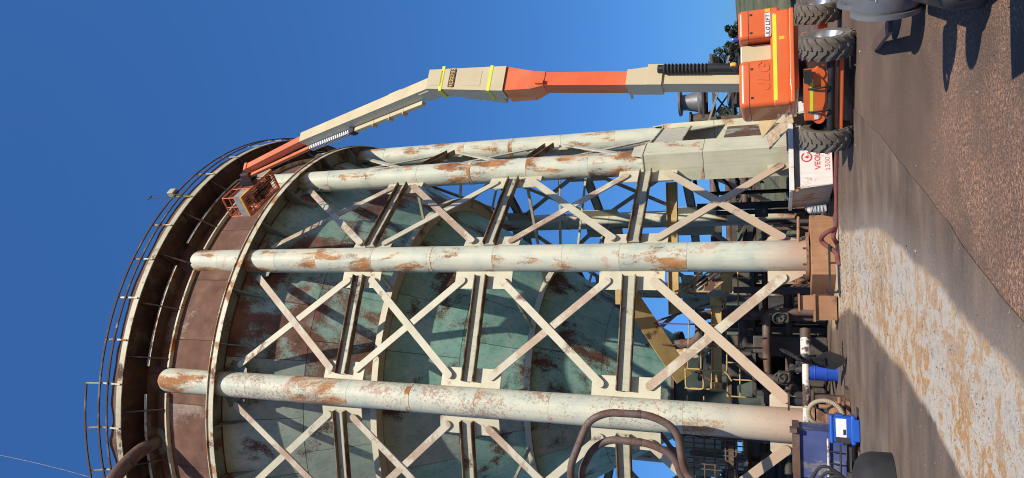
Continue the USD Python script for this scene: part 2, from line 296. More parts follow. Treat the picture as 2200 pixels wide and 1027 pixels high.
usdkit.material(stage, '/World/Looks/concrete', {
    'g': ('geometry', {}), 'n1': ('noise_texture', {'scale': .5, 'detail': 8.0, 'roughness': .65}), 'ms': ('mapping', {'scale': (1.5, 1.25, 1), 'rotation': (0, 0, .3)}), 'n2': ('noise_texture', {'scale': 2.2, 'detail': 12.0, 'roughness': .8, 'distortion': .4}), 'n3': ('noise_texture', {'scale': 34.0, 'detail': 4.0, 'roughness': .7}),
    'r1': ('rgb_ramp', {'ramp': [(.3, (0.086, 0.061, 0.048)), (.5, (0.123, 0.088, 0.066)), (.68, (0.171, 0.123, 0.092))]}),
    'r2': ('rgb_ramp', {'ramp': [(.30, (.13, .10, .085)), (.37, (.25, .21, .175)), (.43, (.42, .38, .325)), (.50, (.46, .41, .345)), (.535, (.40, .31, .21)), (.56, (.42, .22, .06)), (.59, (.34, .145, .035)), (.62, (.40, .33, .25)), (.68, (.20, .15, .115)), (.75, (.10, .075, .06))]}),
    'dw': ('mix', {'color2': (.38, .335, .285)}), 'dwf': ('math', {'math_type': 'multiply', 'value2': .38}), 'lf': ('math', {'math_type': 'multiply_add', 'value2': .55}), 'lf2': ('math', {'math_type': 'subtract', 'value2': .252}), 'a': ('attribute', {'attribute': 'spill'}), 'ad': ('attribute', {'attribute': 'dust'}),
    's1': ('math', {'math_type': 'multiply_add', 'value2': .7}), 'sm': ('map_range', {'from_min': .72, 'from_max': .90, 'to_min': 0.0, 'to_max': 1.0, 'clamp': True}),
    'mx': ('mix', {}), 'dm': ('mix', {'color2': (.25, .215, .185)}), 'mst': ('mapping', {'scale': (.35, 1.1, 1)}), 'nst': ('noise_texture', {'scale': 1.0, 'detail': 10.0, 'roughness': .7}), 'rst': ('rgb_ramp', {'ramp': [(.30, (.55, .52, .51)), (.5, (1, 1, 1)), (.68, (1.5, 1.35, 1.2))]}), 'mst2': ('mix', {'mix_type': 'multiply', 'fac': 1.0}), 'sp': ('map_range', {'from_min': .66, 'from_max': .72, 'to_min': 0.0, 'to_max': .5, 'clamp': True}), 'mw': ('mix', {'color2': (.42, .37, .31)}), 'gr': ('rgb_ramp', {'ramp': [(.3, (.75, .75, .75)), (.7, (1.15, 1.15, 1.15))]}), 'mg': ('mix', {'mix_type': 'multiply', 'fac': 1.0}),
    'b': ('bump', {'strength': .4, 'distance': .012}), 'p': ('principled_bsdf', {'roughness': .88, 'specular_ior_level': .3})},
    [('g.position', 'n1.vector'), ('g.position', 'ms.vector'), ('ms.vector', 'n2.vector'), ('g.position', 'n3.vector'), ('n1.fac', 'r1.fac'), ('n1.fac', 'lf.value1'), ('n2.fac', 'lf.value3'), ('lf.value', 'lf2.value1'), ('lf2.value', 'r2.fac'), ('n2.fac', 's1.value1'), ('a.fac', 's1.value3'), ('s1.value', 'sm.value'),
     ('g.position', 'mst.vector'), ('mst.vector', 'nst.vector'), ('nst.fac', 'rst.fac'), ('r1.color', 'mst2.color1'), ('rst.color', 'mst2.color2'), ('ad.fac', 'dm.fac'), ('mst2.color', 'dm.color1'), ('dm.color', 'mx.color1'), ('r2.color', 'dw.color1'), ('ad.fac', 'dwf.value1'), ('dwf.value', 'dw.fac'), ('dw.color', 'mx.color2'), ('sm.result', 'mx.fac'), ('n3.fac', 'sp.value'), ('sp.result', 'mw.fac'), ('mx.color', 'mw.color1'), ('mw.color', 'mg.color1'), ('n3.fac', 'gr.fac'), ('gr.color', 'mg.color2'), ('mg.color', 'p.base_color'), ('n3.fac', 'b.height'), ('b.normal', 'p.normal')], surface='p.BSDF')
usdkit.material(stage, '/World/Looks/hill_cover', {'g': ('geometry', {}), 'n': ('noise_texture', {'scale': .25, 'detail': 9.0, 'roughness': .7}), 'r': ('rgb_ramp', {'ramp': [(.35, (.04, .05, .022)), (.5, (.09, .095, .045)), (.65, (.15, .13, .075))]}), 'b': ('bump', {'strength': 1.0, 'distance': .6}), 'p': ('principled_bsdf', {'roughness': .95})},
    [('g.position', 'n.vector'), ('n.fac', 'r.fac'), ('r.color', 'p.base_color'), ('n.fac', 'b.height'), ('b.normal', 'p.normal')], surface='p.BSDF')

# ------------------------------------------------------------ the ground
def strip_mask(P, line, width):          # distance of points P to a polyline, as fraction of width
    P = np.asarray(P); d = np.full(len(P), 1e9)
    for a, b in zip(line[:-1], line[1:]):
        a, b = V(a), V(b); ab = b - a; t = np.clip(((P - a) @ ab) / (ab @ ab), 0, 1)
        d = np.minimum(d, np.linalg.norm(P - a - t[:, None] * ab, axis=1))
    return d / width
JOINT = [(9.0, 36.0), (2.79, 17.49), (1.51, 12.79), (1.08, 11.48), (.15, 8.45), (-.36, 6.97), (-.66, 5.91), (-1.5, 2.0)]
def joint_x(y):
    a = np.array(JOINT)[::-1]; return np.interp(y, a[:, 1], a[:, 0])
def primvar(prim, name, val):
    UsdGeom.PrimvarsAPI(prim).CreatePrimvar(name, Sdf.ValueTypeNames.FloatArray, 'vertex').Set(Vt.FloatArray.FromNumpy(np.asarray(val, np.float32)))
def grid(xs, ys, zf):
    X, Y = np.meshgrid(xs, ys); n, m = X.shape
    v = np.stack([X, Y, zf(X, Y)], -1).reshape(-1, 3)
    i = np.arange(n * m).reshape(n, m)
    return v, np.stack([i[:-1, :-1], i[:-1, 1:], i[1:, 1:], i[1:, :-1]], -1).reshape(-1, 4)
far = np.r_[-900, -300, -120, -60, -30, np.arange(-14, 14.1, .35), 30, 60, 120, 300, 900]
fay = np.r_[-300, -60, -15, np.arange(0, 40, .5), 60, 100, 200, 500, 1500]
bump_z = lambda X, Y: .012 * (meshkit.fbm(np.stack([X * 1.3, Y * 1.3, 0 * X], -1), 3, 5) - .5)
gv, gf = grid(far, fay, lambda X, Y: -.002 + bump_z(X, Y))
ground = obj('ground', (gv, gf), 'asphalt', kind='structure')
nz = meshkit.fbm(np.stack([gv[:, 0] * .6, gv[:, 1] * .6, gv[:, 2] * 0], -1), 4, 8)
primvar(ground, 'gravel', np.clip((9.8 - gv[:, 1]) / 3 + (nz - .5) * 2.2 + .75 * np.clip((gv[:, 0] - joint_x(gv[:, 1])) / 1.2, -.6, .4), .05, 1))
# concrete apron: its right edge is the joint; two sheets split by joints
ys = np.r_[np.arange(2, 26, .12), np.arange(26, 60, 1.0)]; us = np.r_[-40, -30, -22, -16, np.arange(-12, 0.001, .12)]
U, Y = np.meshgrid(us, ys)
X = joint_x(Y) + U + .05 * (meshkit.noise(np.stack([Y * 2.2, 0 * Y, 0 * Y], -1), 3) - .5) * (U > -.2)
v = np.stack([X, Y, .006 + .4 * bump_z(X, Y)], -1).reshape(-1, 3); n_, m_ = X.shape; ii = np.arange(n_ * m_).reshape(n_, m_)
f = np.stack([ii[:-1, :-1], ii[:-1, 1:], ii[1:, 1:], ii[1:, :-1]], -1).reshape(-1, 4)
apron = obj('concrete_apron', (v, f), 'concrete', kind='structure')
CENTER = [(-2.0, 27), (-1.15, 22.5), (-.98, 19.5), (-.95, 16.6), (-1.0, 13), (-1.18, 10.7), (-1.4, 8.9), (-1.62, 7.6), (-1.9, 6.3), (-2.6, 3.5)]
P2 = v[:, :2]; nn = meshkit.fbm(np.stack([P2[:, 0] * 1.6, P2[:, 1] * .8, 0 * P2[:, 0]], -1), 4, 21)
hw = np.interp(P2[:, 1], [6, 8, 11, 14, 17, 20, 23, 26], [.78, .76, .84, .95, .92, .95, 1.3, 1.4])
d = strip_mask(P2, CENTER, 1.0)
primvar(apron, 'spill', np.clip(1.12 - .55 * d / hw - .9 * np.clip(d / hw - .95, 0, 1) + .35 * (nn - .5), 0, 1.2))
side = np.interp(P2[:, 1], *np.array([(b, a) for a, b in CENTER[::-1]]).T)
primvar(apron, 'dust', np.clip(np.where(P2[:, 0] > side, 1.75 - .95 * d / hw, .1) + .6 * (nn - .5), 0, 1) * .75)

# hill behind, with trees
hx = np.linspace(-160, 160, 81); hy = np.linspace(62, 190, 33)
def hill_z(X, Y): return -1.0 + 10.0 * np.clip((Y - 62) / 80, 0, 1) ** .8 * (.75 + .5 * meshkit.fbm(np.stack([X * .03, Y * .03, 0 * X], -1), 3, 4))
obj('hill', grid(hx, hy, hill_z), 'hill_cover', smooth=True, kind='structure')
def tree(seed, leaf, h):
    rg = np.random.default_rng(seed); tk, cr = MB(), MB()
    tk.tube(smooth_path([(0, 0, -.6), (.1, .05, h * .25), (-.1, .1, h * .5), (.1, 0, h * .8)], 4), np.linspace(.028 * h, .008 * h, 13), 8)
    cl = []
    for k in range(26):
        a = rg.uniform(0, 2 * pi); z = h * rg.uniform(.38, .98); rr = h * .30 * (1 - abs(z / h - .62) * 1.5) * rg.uniform(.3, 1)
        c = V(rr * cos(a), rr * sin(a), z); cl.append((c, h * rg.uniform(.05, .12)))
        if k < 12: tk.tube([(0, 0, max(h * .22, z - h * .22)), c], [.011 * h, .004 * h], 5)
    for c, r in cl:
        n = 130
        p = rg.normal(size=(n, 3)); p /= np.linalg.norm(p, axis=1, keepdims=True); p *= r * rg.uniform(.35, 1, (n, 1)) ** .5; p[:, 2] *= .75; p += c
        a = rg.normal(size=(n, 3)); b = rg.normal(size=(n, 3)); sz = .026 * h * rg.uniform(.6, 1.3, (n, 1))
        a = a / np.linalg.norm(a, axis=1, keepdims=True) * sz; b = b / np.linalg.norm(b, axis=1, keepdims=True) * sz * .6
        q = np.stack([p - a, p + b, p + a, p - b], 1)
        cr.add(q.reshape(-1, 3), np.arange(4 * n).reshape(n, 4))
    return tk, cr, leaf
TREES = []
rg = random.Random(5)
spots = [(-34, 66), (-27, 70), (-21, 64), (-15.5, 69), (-10.5, 65), (-6, 71), (-2.2, 64), (2.5, 70), (6.5, 65), (11, 71), (15, 66), (19.5, 70), (22.5, 64), (26, 69), (30, 65), (35, 72)]
kinds = ['olive green gum tree', 'grey green gum tree', 'deep green bushy tree']
where = ['far left behind the tank legs', 'behind the left steel platform', 'behind the bent brown pipes', 'behind the leftmost front tank leg', 'behind the yellow hoist beam', 'behind the dark pipework under the tank', 'left of the middle front tank leg', 'behind the middle front tank leg', 'right of the middle front tank leg', 'behind the dark far tank legs', 'behind the white skip bins', 'behind the boxed tank legs', 'behind the lattice rig', 'behind the orange engine cover', 'right of the orange engine cover', 'at the far right of the hill']
for i, (x, y) in enumerate(spots):
    tk, cr, leaf = tree(100 + i, ['leaf_olive', 'leaf_grey', 'leaf_deep'][i % 3], (5.5 + 2.6 * rg.random()) * (.72 if i > 11 else 1))
    z = float(hill_z(np.array([x]), np.array([y]))[0])
    t = thing('gum_tree', f'{kinds[i % 3]} on the hill, {where[i]}', 'tree', (x, y, z), group='trees on the hill behind the tank')
    obj('trunk', tk, 'bark', t, smooth=40); obj('crown', cr, leaf, t)

# ------------------------------------------------------------ the tank on its legs
CX, CY, R, A0, NL = -7.638, 35.752, 12.554, .13, 14
DA = 2 * pi / NL; PR = .5335; C0 = V(CX, CY, 0)
def pol(r, a, z): return V(CX + r * sin(a), CY - r * cos(a), z)
def rad(a): return V(sin(a), -cos(a), 0)
def tan(a): return V(cos(a), sin(a), 0)
tank = thing('elevated_tank', 'huge rusty conical steel tank standing on tall braced pale green pipe legs', 'tank')
PROF = [(12.5, 24.3), (10.95, 21.25), (9.28, 18.26), (7.66, 15.35), (5.98, 12.5), (4.22, 9.6), (2.5, 6.7)]
for (r0, z0), (r1, z1), npl, lev in zip(PROF[:-1], PROF[1:], (28, 28, 21, 21, 14, 14), range(6)):
    d = unit((r1 - r0, z1 - z0)); nrm = V(-d[1], d[0]) if d[1] < 0 else V(d[1], -d[0]); nrm = nrm if nrm[1] < 0 else -nrm
    for j in range(npl):
        off = (.37 if lev % 2 else .0) * 2 * pi / npl
        a, b = off + j * 2 * pi / npl, off + (j + 1) * 2 * pi / npl
        mid = (a + b) / 2
        vis = cos(mid - .2) > -.25
        if not vis and j % 1: continue
        rn = random.Random(lev * 100 + j); push = .004 + .010 * rn.random(); g = .011 / max(r1, 3)
        e = .012
        q = [(r0 + d[0] * e + nrm[0] * push, z0 + d[1] * e + nrm[1] * push), (r1 - d[0] * e + nrm[0] * push, z1 - d[1] * e + nrm[1] * push), (r1 - d[0] * e - nrm[0] * .03, z1 - d[1] * e - nrm[1] * .03), (r0 + d[0] * e - nrm[0] * .03, z0 + d[1] * e - nrm[1] * .03)]
        mt = 'shell_grey' if mid % (2 * pi) > 5.95 or mid < .12 else ('shell_rusty' if lev < 2 else 'shell_paint')
        obj('shell_plate', MB().lathe(q, C0, 8, a + g, b - g, closed=True), mt, tank)
obj('shell_lining', MB().lathe([(r - .035, z + .02) for r, z in PROF], C0, 84), 'walk_dark', tank, smooth=30)
for r, z, w in ((9.28, 18.26, .70), (5.98, 12.5, .34)):
    obj('stiffener_ring', MB().lathe([(r - .1, z + .02), (r + w, z + .02), (r + w, z - .13), (r + w + .03, z - .13), (r + w + .03, z + .17), (r + w, z + .17), (r + w, z + .05), (r - .1, z + .05)], C0, 112, closed=True), 'gusset_paint', tank, smooth=20)
obj('bottom_flange', MB().lathe([(2.3, 6.75), (2.72, 6.75), (2.72, 6.6), (2.3, 6.6)], C0, 56, closed=True), 'soffit_paint', tank, smooth=20)
# girder: lip, soffit, radial gussets
obj('girder_lip', MB().lathe([(13.25, 24.36), (13.28, 24.36), (13.28, 24.07), (13.25, 24.07)], C0, 168, closed=True), 'lip_paint', tank, smooth=20)
obj('girder_top', MB().lathe([(12.58, 24.40), (13.34, 24.40), (13.34, 24.365), (12.58, 24.365)], C0, 168, closed=True), 'lip_paint', tank, smooth=20)
obj('girder_soffit', MB().lathe([(12.40, 24.36), (13.249, 24.36), (13.249, 24.33), (12.40, 24.33)], C0, 168, closed=True), 'soffit_paint', tank, smooth=20)
for k in range(NL):
    for s in (-1, 1):
        a = A0 + k * DA + s * math.radians(7.6)
        obj('girder_gusset', MB().plate([(13.24, 24.325), (13.24, 24.10), (11.9, 23.15), (12.0, 23.1), (12.45, 24.325)], .025, C0, rad(a), V(0, 0, 1)), 'soffit_paint', tank)
# drum wall above the girder: plates, rings, walkway
for j in range(28):
    a = .05 + j * 2 * pi / 28; g = .0009; rn = random.Random(j); pz = .006 * rn.random()
    obj('wall_plate', MB().lathe([(12.6 + pz, 24.41), (12.6 + pz, 27.20), (12.55, 27.20), (12.55, 24.41)], C0, 5, a + g, a + 2 * pi / 28 - g, closed=True), 'wall_rust', tank)
    obj('upper_wall_plate', MB().lathe([(12.6 + pz, 27.24), (12.6 + pz, 30.2), (12.55, 30.2), (12.55, 27.24)], C0, 5, a + .1 + g, a + .1 + 2 * pi / 28 - g, closed=True), 'wall_rust', tank)
obj('wall_lining', MB().lathe([(12.54, 24.3), (12.54, 30.2), (12.3, 30.2), (12.3, 24.3)], C0, 112, closed=True), 'walk_dark', tank, smooth=20)
ring = MB()
for k in range(NL): ring.lathe([(12.61, 27.31), (12.80, 27.31), (12.80, 27.22), (12.61, 27.22)], C0, 10, A0 + k * DA + .044, A0 + (k + 1) * DA - .044, closed=True)
obj('lower_ring', ring, 'lip_paint', tank, smooth=20)
ring = MB()
for k in range(NL): ring.lathe([(12.61, 27.97), (13.248, 27.97), (13.248, 27.94), (12.61, 27.94)], C0, 10, A0 + k * DA + .046, A0 + (k + 1) * DA - .046, closed=True)
obj('middle_ring', ring, 'walk_dark', tank, smooth=20)
ring = MB()
for k in range(NL): ring.lathe([(13.25, 27.99), (13.275, 27.99), (13.275, 27.86), (13.25, 27.86)], C0, 10, A0 + k * DA + .046, A0 + (k + 1) * DA - .046, closed=True)
obj('ring_edge', ring, 'lip_paint', tank, smooth=20)
obj('deck', MB().lathe([(12.6, 28.72), (13.92, 28.72), (13.92, 28.64), (12.6, 28.64)], C0, 168, closed=True), 'walk_dark', tank, smooth=20)
obj('deck_channel', MB().lathe([(13.93, 28.86), (13.97, 28.86), (13.97, 28.56), (13.93, 28.56)], C0, 168, closed=True), 'beam_rust', tank, smooth=20)
an = np.linspace(0, 2 * pi, 337)[:-1]; wob = .05 * (meshkit.fbm(np.stack([an * 14, 0 * an, 0 * an], -1), 3, 2) - .5) * (1 + 2 * np.exp(-((an - .02) / .12) ** 2) + 2 * np.exp(-((an - 6.27) / .12) ** 2))
tv = []
for (r_, z_) in ((13.90, 28.87), (13.93, 28.87), (13.93, 29.16), (13.90, 29.16)):
    w = wob * (2 if z_ > 29 else .6)
    tv.append(np.stack([CX + (r_ + w) * np.sin(an), CY - (r_ + w) * np.cos(an), z_ + w * (.8 if z_ > 29 else 0)], -1))
tv = np.stack(tv, 1); n = len(an)
obj('toe_board', MB().add(tv, [[i * 4 + j, (i + 1) % n * 4 + j, (i + 1) % n * 4 + (j + 1) % 4, i * 4 + (j + 1) % 4] for i in range(n) for j in range(4)]), 'wall_rust', tank)
hand = tag(UsdGeom.Xform.Define(stage, str(tank.GetPath()) + '/handrail').GetPrim())
for z in (29.26, 29.74): obj('rail', MB().lathe([(14.07, z + .045), (14.12, z + .045), (14.12, z - .045), (14.07, z - .045)], C0, 168, closed=True), 'walk_dark', hand)
obj('rail', MB().lathe([(14.30, 30.32), (14.35, 30.32), (14.35, 30.23), (14.30, 30.23)], C0, 20, -.5, .115, closed=True), 'walk_dark', hand)
for k in range(46):
    a = .118 + k * 2 * pi / 46
    b = MB().bar(pol(14.03, a, 28.6), pol(14.03, a, 29.80), .075, .03, rad(a))
    if k == 0 or k > 41: b.bar(pol(14.1, a, 29.74), pol(14.33, a, 30.3), .06, .03)
    obj('post', b, 'lip_paint', hand)
for k in range(36):
    a = .03 + k * 2 * pi / 36
    b = MB().bar(pol(13.9, a, 28.6), pol(12.83, a, 27.34), .05, .09, rad(a)); b.bar(pol(13.9, a, 28.60), pol(12.62, a, 28.60), .05, .08)
    obj('deck_bracket', b, 'walk_dark', tank)
# legs with their gussets, braces and struts
LEV = [(17.27, 19.13), (11.36, 13.78), (5.5, 7.9)]
for k in range(NL):
    a = A0 + k * DA; c = pol(R, a, 0); boxed = k in (2, 3)
    zb = 6.9 if boxed else .82
    leg = UsdGeom.Xform.Define(stage, numbered(str(tank.GetPath()) + '/leg')).GetPrim()
    mt = 'pitted_paint' if k in (0, 13) else 'column_paint'
    cuts = [zb, 4.7, 7.1, 9.27, 12.1, 14.95, 17.6, 20.4, 22.6, 24.328] if not boxed else [zb, 9.27, 12.1, 14.95, 17.6, 20.4, 22.6, 24.328]
    for i, (p, q) in enumerate(zip(cuts[:-1], cuts[1:])):
        r = PR - .002 * (i % 2)
        obj('pipe_course', MB().lathe([(0, p + .003), (r - .004, p + .003), (r, p + .008), (r, q - .008), (r - .004, q - .003), (0, q - .003)], c, 40), mt, leg, smooth=35)
    obj('joint_band', MB().lathe([(PR, 14.80), (PR + .014, 14.81), (PR + .014, 14.90), (PR + .006, 14.93), (PR + .014, 15.0), (PR, 15.02)], c, 40), 'lip_paint', leg, smooth=35)
    hemi = [(PR * cos(t), 27.27 + PR * sin(t)) for t in np.linspace(0, pi / 2, 8)]
    obj('stub', MB().lathe([(PR, 24.41), (PR, 25.9), (PR - .005, 25.905), (PR, 25.91)] + hemi, c, 40), 'column_paint', leg, smooth=35)
    if not boxed:
        obj('base_plate', MB().lathe([(0, .84), (.80, .84), (.80, .76), (0, .76)], c, 40), 'plinth_paint', leg, smooth=30)
for k in range(NL):
    a0, a1 = A0 + k * DA, A0 + (k + 1) * DA
    p0, p1 = pol(R, a0, 0), pol(R, a1, 0); e = unit(p1 - p0); L = np.linalg.norm(p1 - p0); n = unit(V(e[1], -e[0], 0)); n = n if n @ rad((a0 + a1) / 2) > 0 else -n; Z = V(0, 0, 1)
    bay = UsdGeom.Xform.Define(stage, numbered(str(tank.GetPath()) + '/bracing')).GetPrim()
    portal = k == 2
    for s, o, ee in ((0, p0, e), (1, p1, -e)):
        w_ = Z if s == 0 else Z
        for i, (z0, z1) in enumerate(LEV):
            if portal and i == 2: continue
            poly = [(.45, z0), (1.10, z0), (1.24, z0 + .15), (1.24, z1 - .15), (1.10, z1), (.45, z1)]
            obj('gusset_plate', MB().plate(poly, .035, o, ee, Z), 'gusset_paint', bay)
        obj('gusset_plate', MB().plate([(.45, 24.3), (.45, 23.1), (.70, 23.15), (1.15, 24.3)], .03, o, ee, Z), 'soffit_paint', bay)
        if not portal: obj('gusset_plate', MB().plate([(.45, .86), (.45, 2.05), (.88, 2.05), (1.14, 1.8), (.66, .86)], .035, o, ee, Z), 'gusset_paint', bay)
    nodes = [(23.5, 18.82), (17.6, 13.45), (11.72, 7.58), (5.85, 1.6)]
    for i, (zt, zl) in enumerate(nodes):
        if portal and i == 3: continue
        for s in (0, 1):
            o, ee = (p0, e) if s == 0 else (p1, -e)
            zo = .075 if s == 0 else .145
            A = o + ee * (.95 if i else .86) + n * zo + Z * zt; B = o + ee * (L - .92) + n * zo + Z * zl
            if i == 3: B = o + ee * (L - .80) + n * zo + Z * zl
            dv = unit(B - A); wv = np.cross(n, dv)
            hwd = .142 if i < 3 else .158
            cap = [(LL * 0 + hwd * cos(t), hwd * sin(t)) for t in np.linspace(pi / 2, 3 * pi / 2, 9) for LL in (0,)]
            Ln = np.linalg.norm(B - A)
            poly = cap + [(Ln - x, -y) for x, y in cap]
            obj('diagonal_brace', MB().plate(poly, .06, A, dv, wv), 'brace_primer' if random.Random(k * 31 + i * 7 + s).random() < (.22 if i < 2 else .4) else 'brace_paint', bay)
    for i, (z0, z1) in enumerate(LEV):
        zc = (z0 + z1) / 2 + .05
        if portal and i == 2: continue
        A, B = p0 + e * .72 + Z * zc + n * .09, p1 - e * .72 + Z * zc + n * .09
        b = MB()
        obj('strut_web', MB().bar(A, B, .03, .46), 'beam_rust', bay)
        for q in (-.23, .23): obj('strut_flange', MB().bar(A + Z * q + n * .06, B + Z * q + n * .06, .27, .035), 'strut_flange', bay)
    for (z, ri_, zi) in ((12.35, 6.36, 12.55), (18.0, 10.05, 18.2)):
        obj('radial_tie', MB().bar(pol(R - .4, a0, z), pol(ri_, a0, zi), .09, .12), 'beam_rust', bay)
# boxed feet of two legs and the portal between them
for k in (2, 3):
    a = A0 + k * DA; c = pol(R, a, 0); ax = [tan(a), rad(a), V(0, 0, 1)]
    b = MB()
    h = .62
    for i, j in ((0, 1), (0, -1), (1, 1), (1, -1)):
        pass
    b.frame(c + V(0, 0, (4.45 + .9) / 2), (2 * h, 2 * h, 3.55), ax)
    obj('boxed_foot', b, 'box_paint', tank)
    b = MB().frame(c + V(0, 0, (4.47 + 6.85) / 2), (2 * h, 2 * h, 2.38), ax)
    obj('boxed_foot', b, 'box_paint', tank)
    b = MB().frame(c + V(0, 0, 6.87), (2 * h + .06, 2 * h + .06, .04), ax)
    for s in (-1, 1):
        b.plate([(-.62, 6.89), (.62, 6.89), (.40, 7.35), (-.40, 7.35)], .03, c + ax[1] * (s * .55), ax[0], V(0, 0, 1))
    obj('collar', b, 'gusset_paint', tank)
    obj('base_plate', MB().frame(c + V(0, 0, .84), (1.7, 1.7, .1), ax), 'plinth_paint', tank)
a0, a1 = A0 + 2 * DA, A0 + 3 * DA; p0, p1 = pol(R, a0, 0), pol(R, a1, 0); e = unit(p1 - p0); L = np.linalg.norm(p1 - p0); n = V(e[1], -e[0], 0); n = n if n @ rad((a0 + a1) / 2) > 0 else -n; Z = V(0, 0, 1)
fo = p0 + n * .50
obj('portal_lintel', MB().plate([(.5, 5.55), (.5, 6.86), (L - .5, 6.86), (L - .5, 5.55)], .05, fo, e, Z), 'gusset_paint', tank)
obj('haunch', MB().plate([(.5, 5.53), (.5, 3.9), (1.5, 5.53)], .05, fo, e, Z), 'gusset_paint', tank)
obj('haunch', MB().plate([(L - .5, 5.53), (L - .5, 3.9), (L - 1.5, 5.53)], .05, fo, e, Z), 'gusset_paint', tank)
obj('portal_panel', MB().plate([(.5, .95), (.5, 3.85), (L - .5, 3.85), (L - .5, .95)], .05, fo - n * .12, e, Z), 'panel_rusty', tank)
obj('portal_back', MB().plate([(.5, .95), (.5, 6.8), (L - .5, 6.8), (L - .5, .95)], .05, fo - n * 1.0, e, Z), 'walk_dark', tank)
b = MB()
for xx in (1.2, 1.9, 2.7, 3.5, 4.3): b.bar(fo + e * xx + Z * .95 - n * .09, fo + e * xx + Z * 3.85 - n * .09, .03, .02, n)
obj('panel_rib', b, 'panel_rusty', tank)
obj('lintel_edge', MB().bar(fo + e * .45 + Z * 5.54 + n * .04, fo + e * (L - .45) + Z * 5.54 + n * .04, .06, .05), 'lip_paint', tank)
obj('lintel_edge', MB().bar(fo + e * .45 + Z * 6.86 + n * .04, fo + e * (L - .45) + Z * 6.86 + n * .04, .08, .05), 'lip_paint', tank)
# plinths under the legs: concrete stands of their own
for k in range(NL):
    a = A0 + k * DA; c = pol(R, a, 0); ax = np.array([tan(a), rad(a), V(0, 0, 1)])
    w = 2.3 if k in (1,) else 1.9
    place = ['leftmost front leg beside the blue cabinet', 'middle front leg beside the red lay-flat hose', 'nearer boxed leg behind the white skip bin', 'farther boxed leg behind the orange lift']
    t = thing('leg_plinth', 'rust brown plinth under the ' + (place[k] if k < 4 else 'shaded rear legs of the tank'), 'plinth', (c[0], c[1], 0), group='plinths under the tank legs')
    obj('block', MB().rbox((0, 0, .35), (w, 1.5, .74), .03, ax), 'plinth_paint', t)
    b = MB()
    for i in range(8):
        q = .92 * V(cos(i * pi / 4 + .4), sin(i * pi / 4 + .4), 0) * (.75 if k not in (2, 3) else 1.0); b.cyl(q + V(0, 0, .72), q + V(0, 0, .95), .035, 8)
    obj('anchor_bolt', b, 'brown_steel', t)
# overflow pipe high on the left
a = math.radians(-5.2)
op = thing('overflow_pipe', 'fat brown overflow pipe leaving the tank wall under the walkway', 'pipe')
p_ = [pol(12.5, a, 27.95), pol(13.1, a, 27.95), V(-8.95, 22.3, 28.0), V(-9.55, 21.2, 28.0), V(-11.8, 17.0, 28.0)]
obj('pipe_run', MB().tube(smooth_path(p_, 6), .30, 18), 'brown_pipe', op, smooth=40)
obj('wall_collar', MB().lathe([(.3, 0), (.62, 0), (.62, .06), (.3, .09)], pol(12.6, a, 27.95), 28, axis=rad(a)), 'soffit_paint', op, smooth=30)
b = MB()
for rr in (0., .07): b.lathe([(.3, -.03), (.325, -.03), (.325, .03), (.3, .03)], V(-9.25, 21.75, 28.0) + unit((-.5, -.87, 0)) * rr, 24, axis=(-.5, -.87, 0), closed=True)
obj('joint_ring', b, 'brown_steel', op, smooth=30)
obj('overhead_cable', MB().tube(smooth_path([(-18, 24.2, 15), (-11.29, 24, 33.25), (-10.82, 24, 40.12), (-10.6, 24, 46)], 6), .014, 6), 'black_steel', label='thin black cable crossing the corner of sky above the tank rim', cat='cable')
# little lamp and vane on the rail
a = math.radians(45.5)
lp = thing('rail_lamp', 'small rusty box lamp with a thin vane rod on the walkway handrail', 'lamp')
q = pol(14.1, a, 29.8); ax = np.array([tan(a), rad(a), V(0, 0, 1)])
obj('rod', MB().cyl(q - V(0, 0, .9), q + V(0, 0, 1.5), .02, 8).cyl(q + V(0, 0, 1.5) - tan(a) * .12, q + V(0, 0, 1.5) + tan(a) * .2, .03, 8), 'walk_dark', lp)
obj('housing', MB().rbox(q + tan(a) * .35 + V(0, 0, .18), (.34, .3, .4), .03, ax), 'beam_rust', lp)
obj('bracket', MB().bar(q + tan(a) * .2, q + tan(a) * .2 - V(0, 0, .5), .05, .05), 'walk_dark', lp)

# ------------------------------------------------------------ the boom lift
lift = thing('boom_lift', 'orange and cream boom lift with its arm raised to the tank rim', 'boom lift')
T = V(.89, -.456, 0); Lg = V(.456, .89, 0); Z = V(0, 0, 1)
FM = V(3.24, 17.40, 0); RM = FM + 3.9 * Lg; WR, WW = .575, .47
def make_tyre():
    b = MB(); h = WW / 2
    b.lathe([(.33, -h + .03), (.36, -h), (.50, -h - .012), (.535, -h + .03), (.55, -h + .09), (.55, h - .09), (.535, h - .03), (.50, h + .012), (.36, h), (.33, h - .03)], (0, 0, 0), 44, axis=T, closed=True)
    lg = MB(); fwd = Lg
    for i in range(17):
        for s in (-1, 1):
            an = (i + (.5 if s > 0 else 0)) * 2 * pi / 17
            pts = []
            for t, da in ((.0, .0), (.34, .03), (.62, .18), (1.04, .30)):
                x = s * t * h; th = an + da
                r = .548 if t < .9 else .530
                pts.append((x, th, r))
            for (xa, ta, ra), (xb, tb, rb) in zip(pts[:-1], pts[1:]):
                q = []
                for (x, th, r) in ((xa, ta, ra), (xb, tb, rb)):
                    for dth, dr in ((-.07, -.01), (.07, -.01), (.052, .040), (-.052, .040)):
                        rr = r + dr; q.append(T * x + fwd * (rr * sin(th + dth)) + Z * (rr * cos(th + dth)))
                f_ = [[0, 1, 5, 4], [1, 2, 6, 5], [2, 3, 7, 6], [3, 0, 4, 7], [0, 3, 2, 1], [4, 5, 6, 7]]
                lg.add(q, f_ if s > 0 else [x[::-1] for x in f_])
    return b, lg
tb, lgs = make_tyre()
